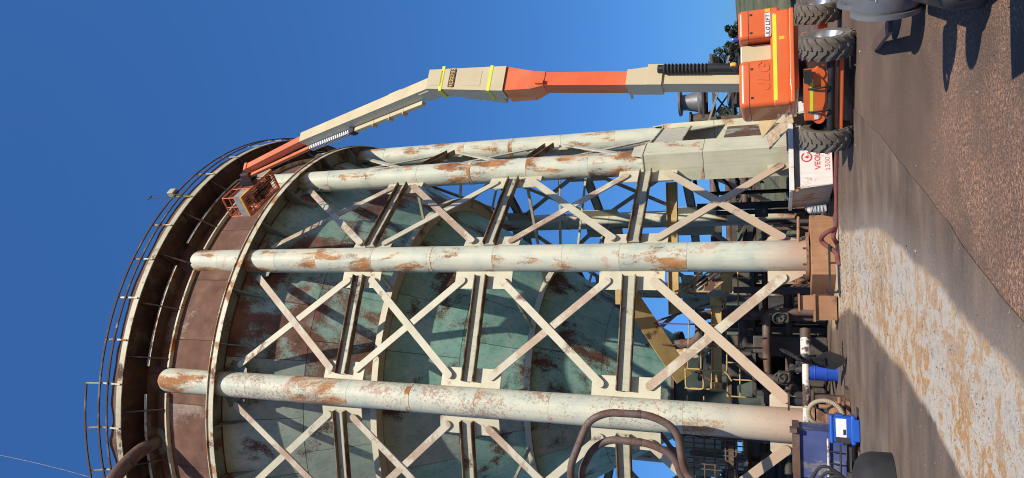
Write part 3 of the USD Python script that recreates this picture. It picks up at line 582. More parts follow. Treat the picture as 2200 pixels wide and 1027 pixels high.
def wheel(c, outer):
    w = UsdGeom.Xform.Define(stage, numbered(str(lift.GetPath()) + '/wheel')); w.AddTranslateOp().Set(Gf.Vec3d(*map(float, c))); w = w.GetPrim()
    obj('tyre', tb, 'tyre_rubber', w, smooth=35); obj('tread', lgs, 'tyre_rubber', w)
    o = outer
    obj('rim', MB().lathe([(.335, .19 * o), (.345, .235 * o), (.325, .235 * o), (.31, .17 * o), (.285, .08 * o), (.20, .03 * o), (.17, .05 * o), (0, .05 * o)], (0, 0, 0), 40, axis=T), 'bright_steel', w, smooth=35)
    obj('inner_rim', MB().lathe([(.335, -.2 * o), (.325, -.235 * o), (.30, -.1 * o), (.28, .0), (0, .0)], (0, 0, 0), 40, axis=T), 'black_steel', w, smooth=35)
    hb = MB().lathe([(.12, .03 * o), (.13, .12 * o), (.10, .15 * o), (0, .15 * o)], (0, 0, 0), 20, axis=T)
    for i in range(10): q = .16 * (Lg * cos(i * pi / 5) + Z * sin(i * pi / 5)) + T * (.05 * o); hb.cyl(q, q + T * (.04 * o), .016, 6)
    obj('hub', hb, 'grey_steel', w, smooth=35)
W2 = FM + 1.07 * T + Z * WR
for c, o in ((FM - 1.07 * T, -1), (FM + 1.07 * T, 1), (RM + 1.07 * T, 1), (RM - 1.07 * T, -1)): wheel(c + Z * WR if c[2] == 0 else c, o)
AX = np.array([T, Lg, Z])
b = MB().rbox(FM + Lg * 2.0 + Z * .72, (.95, 4.6, .50), .04, AX)
obj('chassis', b, 'lift_orange', lift, smooth=35)
b = MB(); fc = FM - Lg * .34
b.plate([(-.50, .72), (-.55, .86), (-.46, 1.02), (-.2, 1.07), (.42, 1.07), (.55, .98), (.56, .78), (.30, .62), (-.1, .62)], .10, fc, T, Z)
b.frame(fc + Lg * .2 + Z * .80, (1.1, .4, .5), AX)
for x in (-.52, .52): b.cyl(fc + T * x + Z * .74 - Lg * .03, fc + T * x + Z * .74 + Lg * .25, .12, 14)
obj('front_guard', b, 'lift_orange', lift, smooth=30)
obj('guard_stripe', MB().frame(fc - Lg * .053 + Z * .90 + T * .02, (.80, .006, .07), AX), 'stripe_yellow', lift)
obj('guard_label', MB().frame(fc - Lg * .053 - T * .45 + Z * .80, (.14, .006, .09), AX), 'paper', lift)
b = MB()
for x in (-.34, .20):
    b.tube(smooth_path([fc + T * x - Lg * .05 + Z * .97, fc + T * (x + .02) - Lg * .12 + Z * .8, fc + T * (x + .03) - Lg * .10 + Z * .6, fc + T * x + Lg * .05 + Z * .5], 5), .022, 7)
b.box(fc + T * .5 - Lg * .08 + Z * .98, (.26, .2, .16), -.47)
objs('hose', b, 'black_rubber', lift, 3)
b = MB().cyl(FM - T * .98 - Lg * .30 + Z * .50, FM + T * .98 - Lg * .30 + Z * .50, .085, 16)
b.cyl(FM - T * 1.0 - Lg * .42 + Z * .36, FM + T * 1.0 - Lg * .42 + Z * .36, .022, 8)
for x in (-1, 1): b.rbox(FM + T * x * .92 - Lg * .18 + Z * .48, (.22, .42, .30), .04, AX)
obj('steering_cylinder', b, 'black_steel', lift, smooth=30)
objs('axle_beam', MB().rbox(FM + Z * .36 - Lg * .12, (1.7, .30, .26), .03, AX).rbox(RM + Z * .45, (2.0, .30, .24), .03, AX), 'lift_orange', lift, 1)
obj('belly_plate', MB().frame(FM + Lg * 2 + Z * .36, (.8, 3.2, .12), AX), 'black_steel', lift)
obj('slew_ring', MB().lathe([(0, .95), (.72, .95), (.72, 1.12), (.62, 1.14), (.62, 1.26), (0, 1.26)], FM + Lg * 1.95, 36), 'black_steel', lift, smooth=30)
# turntable: HD turns its back slightly to the right
HD = math.radians(4); bx = V(cos(HD), sin(HD), 0); by = V(-sin(HD), cos(HD), 0); AT = np.array([bx, by, Z])
TO = V(4.10, 17.15, 0)                       # middle of the back face
def tt(x, y, z): return TO + bx * x + by * y + Z * z
b = MB().rbox(tt(-.02, .55, 1.19 + .1), (2.2, 2.4 - 1.1, .10), .02, AT).rbox(tt(0, 1.5, 1.22), (1.5, 2.6, .16), .02, AT)
obj('turntable_deck', b, 'lift_orange', lift, smooth=30)
obj('counterweight', MB().rbox(tt(-.02, .45, 1.52), (2.28, .95, .46), .11, AT, 16), 'lift_orange', lift, smooth=40)
def hood(cx, w, r):
    h = np.array([w, 1.55, .92]) / 2 - r; sp = m3.Manifold.sphere(r, 20)
    m = m3.Manifold.batch_hull([sp.translate((i * h[0], j * h[1], k * h[2])) for i in (-1, 1) for j in (-1, 1) for k in (-1, 1)])
    up_, lo_ = m.split_by_plane((0, 0, 1), .235)
    for nm, part, dz in (('hood', lo_, 0), ('hood_lid', up_, .013)):
        q = part.to_mesh(); obj(nm, MB().add(np.array(q.vert_properties[:, :3]) @ AT + tt(cx, .76, 1.985 + dz), np.array(q.tri_verts)), 'lift_orange', lift, smooth=35)
    obj('hood_core', MB().rbox(tt(cx, .76, 2.0), (w - .06, 1.47, .7), .08, AT), 'mirror_dark', lift)
    for x in (-.3, .3): obj('hood_latch', MB().rbox(tt(cx + x * w, -.012, 2.17), (.05, .02, .07), .008, AT, 6), 'black_steel', lift)
hood(-.59, 1.14, .13); hood(.83, .72, .10)
obj('pivot_frame', MB().rbox(tt(.20, .75, 1.95), (.46, .9, .95), .03, AT).rbox(tt(.2, 1.3, 2.0), (.42, 1.2, .9), .03, AT), 'lift_tan', lift)
obj('rear_stripe', MB().frame(tt(-.02, -.026, 1.655), (2.02, .006, .085), AT), 'stripe_yellow', lift)
objs('hazard_sticker', MB().frame(tt(.42, -.029, 1.50), (.08, .006, .12), AT).frame(tt(1.11, -.019, 1.80), (.08, .006, .12), AT), 'safety_yellow', lift, 1)
def text_on(name, txt, hgt, o, u, w, mat, parent, bold=True, center=True, depth=.004, slant=0.):
    m = meshkit.text_mesh(txt, hgt, depth, bold); v = np.array(m.vertices)
    if center: v[:, 0] -= (v[:, 0].max() + v[:, 0].min()) / 2; v[:, 1] -= hgt / 2
    v[:, 0] += slant * v[:, 1]
    n = np.cross(u, w)
    return obj(name, MB().add(V(o) + v[:, :1] * u + v[:, 1:2] * w + v[:, 2:] * n, m.faces), mat, parent)
obj('lettering_plate', MB().frame(tt(.77, -.018, 1.80), (.56, .008, .12), AT), 'paper', lift)
text_on('lettering', 'JLG LIFT', .085, tt(.76, -.0225, 1.80), bx, Z, 'ink_black', lift, slant=.2)
text_on('embossed_lettering', 'JLG', .26, tt(-.42, -.015, 1.92), bx, Z, 'lift_orange', lift, depth=.012, slant=.2)
b = MB().rbox(tt(.68, .5, 2.55), (.08, .1, .14), .02, AT); obj('blue_lamp', b, 'drum_blue', lift)
b = MB().rbox(tt(.02, .35, 2.60), (.10, .1, .14), .03, AT); obj('amber_lamp', b, 'safety_yellow', lift)
b = MB().bar(tt(-.05, .5, 2.45), tt(.35, .5, 2.52), .05, .08); b.tube(smooth_path([tt(-.2, .4, 2.46), tt(0, .35, 2.62), tt(.12, .4, 2.6), tt(.3, .5, 2.48)], 5), .02, 6)
obj('hose_guide', b, 'black_steel', lift)
# tower: leans slightly, boxes of their own frame
TB, TT = V(4.16, 19.6, 1.75), V(4.93, 19.6, 9.55)
tu = unit(TT - TB); th = math.radians(15); n_f = V(sin(th), -cos(th), 0); n_f = unit(n_f - tu * (n_f @ tu)); t_x = np.cross(tu, -n_f) * 1.0
t_x = unit(np.cross(n_f, tu)) * -1 if unit(np.cross(n_f, tu))[0] < 0 else unit(np.cross(n_f, tu))
def tw(x, y, z):            # across, towards the back (away from the camera), up the tower to height z
    s = (z - TB[2]) / tu[2]; return TB + tu * s + t_x * x - n_f * y
def tower_box(b, x0, x1, y0, y1, z0, z1, X0=None, X1=None, Y0=None, Y1=None):
    X0 = x0 if X0 is None else X0; X1 = x1 if X1 is None else X1; Y0 = y0 if Y0 is None else Y0; Y1 = y1 if Y1 is None else Y1
    q = [tw(x, y, z) for z, a in ((z0, (x0, x1, y0, y1)), (z1, (X0, X1, Y0, Y1))) for x, y in ((a[0], a[2]), (a[1], a[2]), (a[1], a[3]), (a[0], a[3]))]
    return b.add(q, [[3, 2, 1, 0], [4, 5, 6, 7], [0, 1, 5, 4], [1, 2, 6, 5], [2, 3, 7, 6], [3, 0, 4, 7]])
b = MB(); tower_box(b, -.20, .26, 0, .52, 1.2, 5.62); obj('tower_base', b, 'lift_tan', lift)
b = MB(); tower_box(b, -.245, .38, -.06, .60, 4.62, 5.05); tower_box(b, -.245, .30, -.05, .60, 5.05, 5.62, -.245, .22); tower_box(b, -.24, -.20, -.02, .9, 5.55, 5.62)
obj('tower_collar', b, 'lift_tan', lift)
b = MB(); tower_box(b, -.215, .205, .03, .56, 5.6, 8.15); obj('tower_slide', b, 'lift_orange', lift)
b = MB(); tower_box(b, -.235, .22, .01, .58, 8.1, 8.5, -.34, .24, .01, .80); tower_box(b, -.34, .24, .01, .80, 8.5, 9.36, -.38, .40, .04, .86); tower_box(b, -.20, -.08, -.08, .02, 8.1, 8.35)
obj('slide_head', b, 'lift_orange', lift)
b = MB().tube([tw(.20, -.12, z) for z in (1.9, 3.4)], .13, 16); b.tube([tw(.20, -.12, z) for z in (4.5, 4.75)], .11, 16)
objs('lift_cylinder', b, 'black_steel', lift, 3, smooth=30)
zz = np.linspace(3.4, 4.6, 25); b = MB().tube([tw(.20, -.12, z) for z in zz], [.15 if i % 2 else .10 for i in range(25)], 16)
obj('bellows', b, 'black_rubber', lift)
# knuckle at the tower head
b = MB(); K0, K1 = 9.38, 12.0
tower_box(b, -.42, .40, -.02, .55, K0, K1, -.36, .30, -.02, .50)
tower_box(b, -.40, .38, .55, .92, K0 + .15, 10.9, -.36, .34, .50, .66)
obj('knuckle', b, 'lift_tan', lift)
b = MB(); tower_box(b, -.43, .415, -.03, .0, K1 - .55, K1 - .45, -.425, .41); tower_box(b, -.43, .42, -.03, .0, K0 + .42, K0 + .52)
tower_box(b, -.428, -.40, -.02, .56, K1 - .56, K1 - .46); tower_box(b, -.432, -.40, -.02, .56, K0 + .42, K0 + .52)
objs('knuckle_stripe', b, 'stripe_yellow', lift, 1)
b = MB(); tower_box(b, -.30, .30, -.042, -.022, 11.04, 11.24); obj('number_plate', b, 'ink_black', lift)
text_on('number', 'H122732', .11, tw(0, -.044, 11.14), t_x, tu, 'ink_orange', lift)
b = MB(); tower_box(b, -.26, .26, -.030, -.019, 11.5, 11.9); tower_box(b, -.25, .25, -.028, -.019, 10.15, 10.8)
objs('cover_plate', b, 'lift_tan', lift, 1)
# main boom, fly and carrier
KP, FP, EP = V(5.0, 19.95, 12.0), V(4.12, 22.6, 19.15), V(3.34, 24.1, 23.4)
m_u = unit(FP - KP); m_n = unit(V(.35, -1, 0) - m_u * (V(.35, -1, 0) @ m_u)); m_x = np.cross(m_u, m_n); m_x = m_x if m_x[0] > 0 else -m_x
AM = np.array([m_x, m_u, m_n]); Lm = np.linalg.norm(FP - KP)
obj('main_boom', MB().frame(KP + m_u * (Lm / 2 - .15), (.40, Lm + .3, .46), AM), 'lift_tan', lift)
obj('boom_bracket', MB().rbox(KP + m_u * 1.9 + m_x * .25, (.14, .7, .3), .03, AM), 'lift_tan', lift)
obj('boom_root', MB().rbox(KP + m_u * .1 - m_n * .12, (.46, .9, .52), .03, AM), 'lift_tan', lift)
off = -m_x * .30 - m_n * .26
b = MB().bar(KP + off + m_u * .7, KP + off + m_u * (Lm * .60), .14, .16, m_n)
for q in (.22, .32, .44): b.frame(KP + m_u * (Lm * q) - m_x * .28 - m_n * .28, (.36, .04, .22), AM)
obj('cable_tray', b, 'lift_tan', lift)
ch = MB()
for i in range(22): q = KP + off + m_u * (Lm * .625 + i * Lm * .0165); ch.frame(q, (.17, Lm * .0085, .2), AM)
obj('cable_chain', ch, 'paper', lift)
obj('chain_core', MB().bar(KP + off + m_u * (Lm * .60), KP + off + m_u * (Lm * .99), .15, .15, m_n).rbox(KP + off + m_u * (Lm * .605), (.24, .3, .28), .05, AM), 'black_rubber', lift)
f_u = unit(EP - FP); f_n = unit(m_n - f_u * (m_n @ f_u)); f_x = np.cross(f_u, f_n); f_x = f_x if f_x[0] > 0 else -f_x
AF = np.array([f_x, f_u, f_n]); Lf = np.linalg.norm(EP - FP)
obj('fly_boom', MB().frame(FP + f_u * (Lf / 2 - .4), (.25, Lf + .8, .32), AF), 'lift_fly', lift)
obj('fly_rail', MB().bar(FP + off * .95 - f_u * .1, EP - f_x * .26 - f_n * .20 - f_u * .15, .12, .14, f_n), 'lift_fly', lift)
obj('fly_nose', MB().frame(EP - f_u * .12, (.32, .22, .40), AF), 'lift_fly', lift)
# basket
PA, PB_, PC_, PD_ = V(2.03, 23.62, 23.3), V(1.33, 24.24, 23.3), V(2.60, 26.02, 23.3), V(3.30, 25.40, 23.3)
bu = unit(PD_ - PA); bv = unit(PB_ - PA); bv = unit(bv - bu * (bu @ bv)); BL, BW, BH = 2.3, .94, 1.1
bk = UsdGeom.Xform.Define(stage, str(lift.GetPath()) + '/basket').GetPrim()
def bp(u, v, w): return PA + bu * u + bv * v + Z * w
b = MB(); r = .028
def loop(b, z, r, u0=0, u1=BL): return b.tube(rounded_path([bp(u0 + .3, 0, z), bp(u1, 0, z), bp(u1, BW, z), bp(u0, BW, z), bp(u0, 0, z), bp(u0 + .31, 0, z)], .08, 5), r, 8)
loop(b, BH, .038); loop(b, .03, .055); loop(b, .40, .025); loop(b, .74, .025)
obj('rail', b, 'lift_fly', bk, smooth=40)
for i, (u, v_) in enumerate([(0, 0), (.75, 0), (1.5, 0), (BL, 0), (0, BW), (.75, BW), (1.5, BW), (BL, BW), (0, BW / 2), (BL, BW / 2)]):
    obj('post', MB().cyl(bp(u, v_, .02), bp(u, v_, BH), .024, 8), 'lift_fly', bk)
b = MB()
for u in np.linspace(.12, BL - .12, 9): b.bar(bp(u, 0, .03), bp(u, BW, .03), .02, .03)
for v_ in np.linspace(.1, BW - .1, 7): b.bar(bp(0, v_, .035), bp(BL, v_, .035), .02, .03)
obj('floor_grating', b, 'lift_fly', bk)
b = MB()
for u in np.linspace(.05, BL - .05, 24): b.bar(bp(u, 0, .05), bp(u, 0, .62), .008, .008); b.bar(bp(u, BW, .05), bp(u, BW, .62), .008, .008)
for w in np.linspace(.1, .6, 6): b.bar(bp(0, 0, w), bp(BL, 0, w), .008, .008); b.bar(bp(0, 0, w), bp(0, BW, w), .008, .008); b.bar(bp(BL, 0, w), bp(BL, BW, w), .008, .008)
obj('side_mesh', b, 'lift_fly', bk)
b = MB().bar(bp(-.03, -.035, .26), bp(.62, -.035, .26), .012, .40, Z); b.bar(bp(1.62, -.035, .26), bp(BL + .03, -.035, .26), .012, .40, Z); b.bar(bp(-.035, 0, .26), bp(-.035, BW, .26), .012, .40, Z)
objs('kick_panel', b, 'mesh_metal', bk)
b = MB().bar(bp(-.04, -.045, .05), bp(.64, -.045, .05), .02, .09, Z); b.bar(bp(1.60, -.045, .05), bp(BL + .04, -.045, .05), .02, .09, Z); b.bar(bp(-.045, -.04, .05), bp(-.045, BW, .05), .02, .09, Z)
objs('edge_stripe', b, 'safety_yellow', bk)
b = MB().rbox(bp(1.1, .14, .98), (.7, .24, .26), .03, np.array([bu, bv, Z])); b.rbox(bp(1.1, -.22, .35), (.36, .34, .7), .04, np.array([bu, bv, Z]))
b.bar(bp(1.1, -.3, .15), bp(1.1, .75, -.06), .10, .08); b.bar(bp(.65, .45, -.04), bp(1.6, .45, -.04), .09, .07)
obj('control_and_mount', b, 'black_steel', bk)
obj('tilt_cylinder', MB().cyl(bp(1.45, -.35, .55), bp(1.55, -.12, .85), .06, 12), 'safety_yellow', bk)
b = MB().rbox(bp(1.15, -.42, .25), (.5, .42, .5), .05, np.array([bu, bv, Z])); b.bar(bp(1.15, -.42, .2), EP + f_u * .15, .24, .26)
obj('rotator', b, 'mirror_dark', bk)
b = MB()
for (u, v_, w, sz) in ((1.2, .5, .25, (.9, .6, .4)), (.3, .4, .17, (.4, .3, .22)), (.75, .55, .15, (.3, .3, .2)), (1.8, .5, .2, (.35, .4, .3)), (2.05, .3, .14, (.2, .3, .18))): b.rbox(bp(u, v_, w), sz, .03, np.array([bu, bv, Z]), 6)
objs('tool_load', b, 'dark_equipment', bk)
b = MB().rbox(bp(.25, .75, .3), (.22, .18, .36), .04, np.array([bu, bv, Z]), 6); obj('red_bag', b, 'red_band', bk)

# ------------------------------------------------------------ skip bins and boards beside the lift
def skip_bin(name, label, loc, rz, lettered):
    t = thing('skip_bin', label, 'skip bin', loc, rz, 'white skip bins by the tank legs')
    W, D, H = 2.0, 3.0, 1.32      # front face along +x from 0, at y=0
    tp = MB(); k = .10
    q = lambda x, y, z: V(x, y, z)
    b = MB().add([(k, 0, .12), (W - k, 0, .12), (W, 0, H - .30), (0, 0, H - .30), (k, .03, .12), (W - k, .03, .12), (W, .03, H - .30), (0, .03, H - .30)], [[0, 1, 2, 3], [7, 6, 5, 4], [0, 4, 5, 1], [2, 6, 7, 3], [1, 5, 6, 2], [0, 3, 7, 4]])
    obj('front_panel', b, 'bin_paint', t)
    for s, x in ((0, 0), (1, W)):
        xb = k if s == 0 else W - k
        b = MB().add([(xb, 0, .12), (xb, D, .12), (x, D, H - .02), (x, 0, H - .02), (xb + .03, 0, .12), (xb + .03, D, .12), (x + .03, D, H - .02), (x + .03, 0, H - .02)], [[3, 2, 1, 0], [4, 5, 6, 7], [0, 1, 5, 4], [1, 2, 6, 5], [2, 3, 7, 6], [3, 0, 4, 7]])
        obj('side_panel', b, 'bin_tan', t)
    obj('floor', MB().box((W / 2, D / 2, .12), (W - 2 * k, D - .1, .05)).box((W / 2, D, .7), (W - .2, .03, 1.2)), 'bin_tan', t)
    obj('top_recess', MB().box((W / 2, .10, H - .22), (W - .06, .03, .2)), 'primer_grey', t)
    obj('rim', MB().box((W / 2, -.03, H - .05), (W + .12, .12, .14)).box((-.02, D / 2, H - .03), (.12, D, .1)).box((W + .02, D / 2, H - .03), (.12, D, .1)), 'bin_paint', t)
    obj('skid', MB().box((.35, D / 2, .06), (.12, D - .2, .10)).box((W - .35, D / 2, .06), (.12, D - .2, .10)), 'black_steel', t)
    b = MB()
    for x in (-.06, W + .06): b.cyl((x, .12, H - .2), (x, -.05, H - .2), .05, 10)
    obj('lug', b, 'plinth_paint', t)
    obj('hinge_plate', MB().box((W - .30, -.004, H - .40), (.34, .012, .16)), 'paper', t)
    U_, W_ = V(1, 0, 0), Z
    text_on('notice', 'NOTICE', .05, V(W - .30, -.012, H - .37), U_, W_, 'ink_black', t, bold=False)
    lx = .98
    b = MB(); N = 40
    ring_ = [(.155 * cos(a), .155 * sin(a)) for a in np.linspace(.5, 2 * pi - .1, N)]; inr = [(.12 * x / .155, .12 * y / .155) for x, y in ring_][::-1]
    b.plate(ring_ + inr, .008, V(lx, -.006, .83), U_, W_); b.plate([(-.03, -.04), (.03, -.04), (.045, 0), (0, .07), (-.045, 0)], .008, V(lx, -.006, .82), U_, W_)
    obj('emblem', b, 'ink_red', t)
    text_on('lettering', 'VEOLIA', .15, V(.96, -.002, .53), U_, W_, 'ink_red', t, bold=True)
    text_on('phone_number', '1300 659 ', .125, V(.93, -.002, .25), U_, W_, 'ink_red', t, bold=False)
    return t
skip_bin('a', 'white skip bin with red ring emblem and phone number, behind the lift\'s front left wheel', (1.36, 22.9, 0), 9.6, True)
skip_bin('b', 'white skip bin with red lettering, behind the orange front guard of the lift', (3.75, 23.5, 0), 8, True)
bl = thing('leaning_board', 'clean pale plywood sheet leaning against the boxed tank leg', 'board', group='boards on the skip bins')
def quad_board(t, name, p, mat, th=.03):
    p = [V(x) for x in p]; n = unit(np.cross(p[1] - p[0], p[3] - p[0])) * th
    obj(name, MB().add(np.vstack([p, [x + n for x in p]]), [[3, 2, 1, 0], [4, 5, 6, 7], [0, 1, 5, 4], [1, 2, 6, 5], [2, 3, 7, 6], [3, 0, 4, 7]]), mat, t)
def ext(a, b, k): a, b = V(a), V(b); return b + (b - a) * k
quad_board(bl, 'sheet', [(3.69, 24.2, 2.25), ext((3.69, 24.2, 2.25), (3.99, 23.6, 1.74), .55), ext((3.16, 24.2, 2.12), (3.66, 23.6, 1.62), .55), (3.16, 24.2, 2.12)], 'plywood')
b2 = thing('leaning_board', 'dirty blistered board leaning below the clean plywood sheet', 'board', group='boards on the skip bins')
quad_board(b2, 'sheet', [(3.23, 24.06, 2.0), ext((3.23, 24.06, 2.0), (3.56, 23.4, 1.48), .5), ext((2.74, 24.06, 1.9), (3.2, 23.4, 1.42), .5), (2.74, 24.06, 1.9)], 'scrap_board')
b3 = thing('scrap_timber', 'long orange painted timber lying across the top of the skip bins', 'timber')
obj('plank', MB().bar((2.6, 23.5, 1.36), (5.6, 23.15, 1.42), .10, .05), 'plinth_paint', b3)
# red lay-flat hose, along the bins and heaped at the plinth
hz = thing('layflat_hose', 'dark red lay-flat hose along the foot of the skip bin, crumpled at its end', 'hose')
hp = smooth_path([(2.4, 22.0, .05), (1.4, 22.55, .05), (.6, 22.75, .05), (.15, 22.7, .09), (-.15, 22.5, .16), (-.35, 22.75, .05), (-.7, 22.45, .06), (-.95, 22.2, .03)], 8)
obj('hose_run', MB().tube(hp, .055 + .03 * meshkit.noise(hp * 4, 2), 10), 'hose_red', hz, smooth=50)
hp = smooth_path([(.1, 22.7, .1), (.0, 22.5, .34), (-.22, 22.75, .48), (-.5, 22.6, .2), (-.75, 22.4, .08)], 8)
obj('hose_fold', MB().tube(hp, .07, 10), 'hose_red', hz, smooth=50)
fr = thing('angle_frame', 'black angle iron frame lying against the middle plinth', 'frame')
b = MB().bar((-.35, 22.55, .28), (-1.75, 22.2, .30), .06, .06); b.bar((-.35, 22.55, .05), (-1.75, 22.2, .05), .06, .06); b.bar((-1.75, 22.2, .03), (-1.75, 22.2, .34), .06, .06); b.bar((-.9, 22.4, .03), (-.9, 22.4, .3), .05, .05); b.bar((-1.75, 22.2, .3), (-1.75, 22.8, .3), .06, .06); b.bar((-1.75, 22.2, .05), (-1.75, 22.8, .05), .06, .06)
obj('bars', b, 'black_steel', fr)
# steel stools beside the middle plinth
st = thing('steel_bracket', 'small rust brown stepped steel stand left of the middle plinth', 'stand')
b = MB().box((-2.35, 23.6, .35), (.75, .5, .6), .1).box((-2.35, 23.55, .68), (.85, .6, .05), .1).box((-2.2, 23.7, .9), (.45, .4, .4), .1).box((-2.2, 23.66, 1.12), (.55, .5, .05), .1)
obj('body', b, 'plinth_paint', st)
# ------------------------------------------------------------ things on the left
dr = thing('drum', 'upright blue steel drum under the tank, behind the white shaft', 'drum', (-4.45, 24.2, 0))
prof = [(0, .02), (.285, .02), (.30, .0), (.30, .04), (.29, .06), (.29, .33), (.305, .35), (.29, .37), (.29, .66), (.305, .68), (.29, .70), (.29, 1.0), (.30, 1.02), (.30, 1.06), (.285, 1.06), (.28, 1.03), (0, 1.03)]
obj('barrel', MB().lathe(prof, (0, 0, 0), 36), 'drum_blue', dr, smooth=30)
obj('rim_ring', MB().lathe([(.298, 1.06), (.306, 1.07), (.306, 1.02), (.298, 1.02)], (0, 0, 0), 36, closed=True), 'black_steel', dr)
rub = thing('drum_pump', 'small dark pump head sitting on the blue drum', 'pump', (-4.4, 24.15, 1.06))
obj('body', MB().cyl((0, 0, 0), (0, 0, .22), .12, 12).cyl((-.15, 0, .12), (.25, 0, .14), .05, 8).rbox((.05, .05, .3), (.2, .18, .14), .03), 'dark_equipment', rub)
ag = thing('agitator', 'mixer shaft with chipped white paint and three black blades, lying across stands', 'agitator')
S0, S1 = V(-2.72, 21.2, 1.02), V(-5.25, 20.1, 1.06); su = unit(S1 - S0)
HUB = S0 + su * .80; s1 = np.cross(su, Z); s1 = unit(s1); s2 = np.cross(s1, su); s2 = s2 if s2[2] > 0 else -s2
s1 = s1 if s1[1] < 0 else -s1
obj('shaft', MB().cyl(S0 + su * .85, S1, .095, 20), 'flaky_white', ag, smooth=40)
obj('shaft_end', MB().cyl(S0 + su * .28, S0 + su * .8, .135, 20).cyl(S0 + su * .24, S0 + su * .28, .12, 20), 'flaky_white', ag, smooth=40)
obj('shaft_tip', MB().cyl(S0, S0 + su * .26, .14, 20), 'brown_steel', ag, smooth=40)
obj('hub', MB().cyl(HUB - su * .02, HUB + su * .22, .2, 20), 'black_steel', ag, smooth=40)
for ang, wd, ln in ((math.radians(-82), 1, .98), (math.radians(35), 1, .98), (math.radians(158), 1, .98)):
    d = s2 * sin(ang) + s1 * cos(ang); d = unit(d); side = np.cross(d, su); tl = unit(side * .8 + su * .6)
    o = HUB + su * .1
    obj('blade', MB().plate([(.28, -.17), (.62, -.34), (.98, -.16), (1.02, .04), (.7, .30), (.28, .2)], .022, o, d, tl), 'dull_black', ag)
    bb = MB().plate([(.12, -.13), (.50, -.13), (.50, .13), (.12, .13)], .05, o - np.cross(d, tl) * .03, d, tl)
    for i in (.26, .42):
        for j in (-.08, .08): q = o + d * i + tl * j; nrm = np.cross(d, tl); bb.cyl(q - nrm * .07, q + nrm * .05, .022, 6)
    obj('blade_clamp', bb, 'black_steel', ag)
sd_ = thing('shaft_stand', 'timber stand carrying the middle of the white mixer shaft', 'stand')
q = S0 + su * 1.9; b = MB().box((q[0], q[1], .45), (.14, .14, .9)).box((q[0], q[1], .05), (.6, .5, .1)).box((q[0], q[1], .90), (.4, .2, .07))
obj('trestle', b, 'brown_steel', sd_)
bpz = thing('black_duct', 'black flanged pipe bending down in front of the leftmost front leg', 'pipe')
p_ = rounded_path([(-4.72, 20.9, 1.52), (-4.72, 20.9, .75), (-4.95, 20.6, .35), (-5.15, 20.5, .15)], .35, 7)
obj('pipe_run', MB().tube(p_, .125, 20), 'black_rubber', bpz, smooth=40)
obj('flange', MB().cyl((-4.72, 20.9, 1.47), (-4.72, 20.9, 1.52), .26, 28), 'brown_steel', bpz, smooth=40)
ho = thing('suction_hose', 'beige ribbed hose looped above the blue case', 'hose')
ang = np.linspace(-2.6, 2.9, 60); cx_, cz_ = -4.72, .62
hp = np.array([(cx_ + .36 * cos(a) - (.12 if a < -2 else 0), 19.6 + .10 * a, cz_ + .40 * sin(a)) for a in ang]); hp = np.vstack([hp, [(-5.12, 19.9, .55), (-5.25, 20, .35)]])
hp = smooth_path(hp, 3)
obj('ribbed_run', MB().tube(hp, .058 + .007 * np.sin(np.arange(len(hp)) * pi / 1.5), 12), 'hose_tan', ho, smooth=50)
pj_ = thing('rusty_pump', 'small rusty pump with fittings standing beside the hose loop', 'pump', (-4.75, 20.1, 0))
b = MB().lathe([(0, -.2), (.16, -.2), (.2, -.1), (.2, .1), (.16, .2), (0, .2)], (0, 0, .32), 18, axis=(.4, 1, .1)).cyl((.1, .1, .1), (.1, .1, .75), .06, 10).box((0, 0, .06), (.7, .5, .08)).cyl((-.3, 0, .25), (.4, 0, .25), .05, 8).rbox((-.15, -.1, .5), (.2, .2, .2), .04)
obj('casing', b, 'plinth_paint', pj_, smooth=30)
# blue case on a rail frame
cs = thing('equipment_case', 'bright blue hard case with a paper sheet stuck on it, on a low stand', 'case', (-4.58, 17.75, 0), 8)
obj('shell', MB().rbox((0, 0, .34), (.62, .42, .56), .06, np.eye(3), 12).rbox((0, 0, .14), (.66, .46, .1), .03).rbox((-.31, 0, .42), (.06, .36, .16), .02).rbox((.31, 0, .42), (.06, .36, .16), .02), 'case_blue', cs, smooth=30)
obj('lid', MB().rbox((0, -.01, .60), (.64, .44, .08), .03, np.eye(3), 12).rbox((0, -.21, .1), (.5, .06, .18), .02), 'case_blue', cs, smooth=30)
obj('paper_sheet', MB().box((.04, -.2135, .40), (.42, .003, .22)), 'paper', cs)
obj('picture_patch', MB().box((-.05, -.2165, .33), (.12, .003, .06)).box((-.23, -.2135, .37), (.13, .003, .30)), 'dull_black', cs)
b = MB()
for x in (-.2, .2): b.rbox((x, -.215, .1), (.07, .04, .05), .012, np.eye(3), 6)
objs('latch', b, 'mesh_metal', cs, 1)
b = MB().box((0, 0, .015), (1.0, .06, .03)).box((0, .25, .015), (1.0, .06, .03)).box((-.45, .1, .015), (.06, .4, .03)).box((.45, .1, .015), (.06, .4, .03)); obj('low_frame', b, 'black_steel', cs)
cb = thing('blue_cabinet', 'scuffed dark blue steel box with a brown lid, beside the blue case', 'cabinet', (-5.32, 18.0, 0), 3)
obj('body', MB().box((0, .55, .78), (1.12, 1.0, 1.02)), 'steel_blue', cb)
obj('lid', MB().box((0, .52, 1.36), (1.18, 1.1, .16)), 'brown_pipe', cb)
obj('hinge_block', MB().box((.57, -.02, 1.42), (.10, .3, .16)), 'brown_pipe', cb)
obj('skid', MB().box((-.4, .5, .13), (.14, 1.1, .26)).box((.45, .5, .13), (.14, 1.1, .26)).box((0, .1, .20), (1.1, .1, .1)), 'dark_equipment', cb)
b = MB()
for x in (-.42, -.14, .14, .40): b.cyl((x, .05, .62), (x, -.10, .62), .02, 8); b.cyl((x, -.10, .62), (x, -.12, .40), .018, 8)
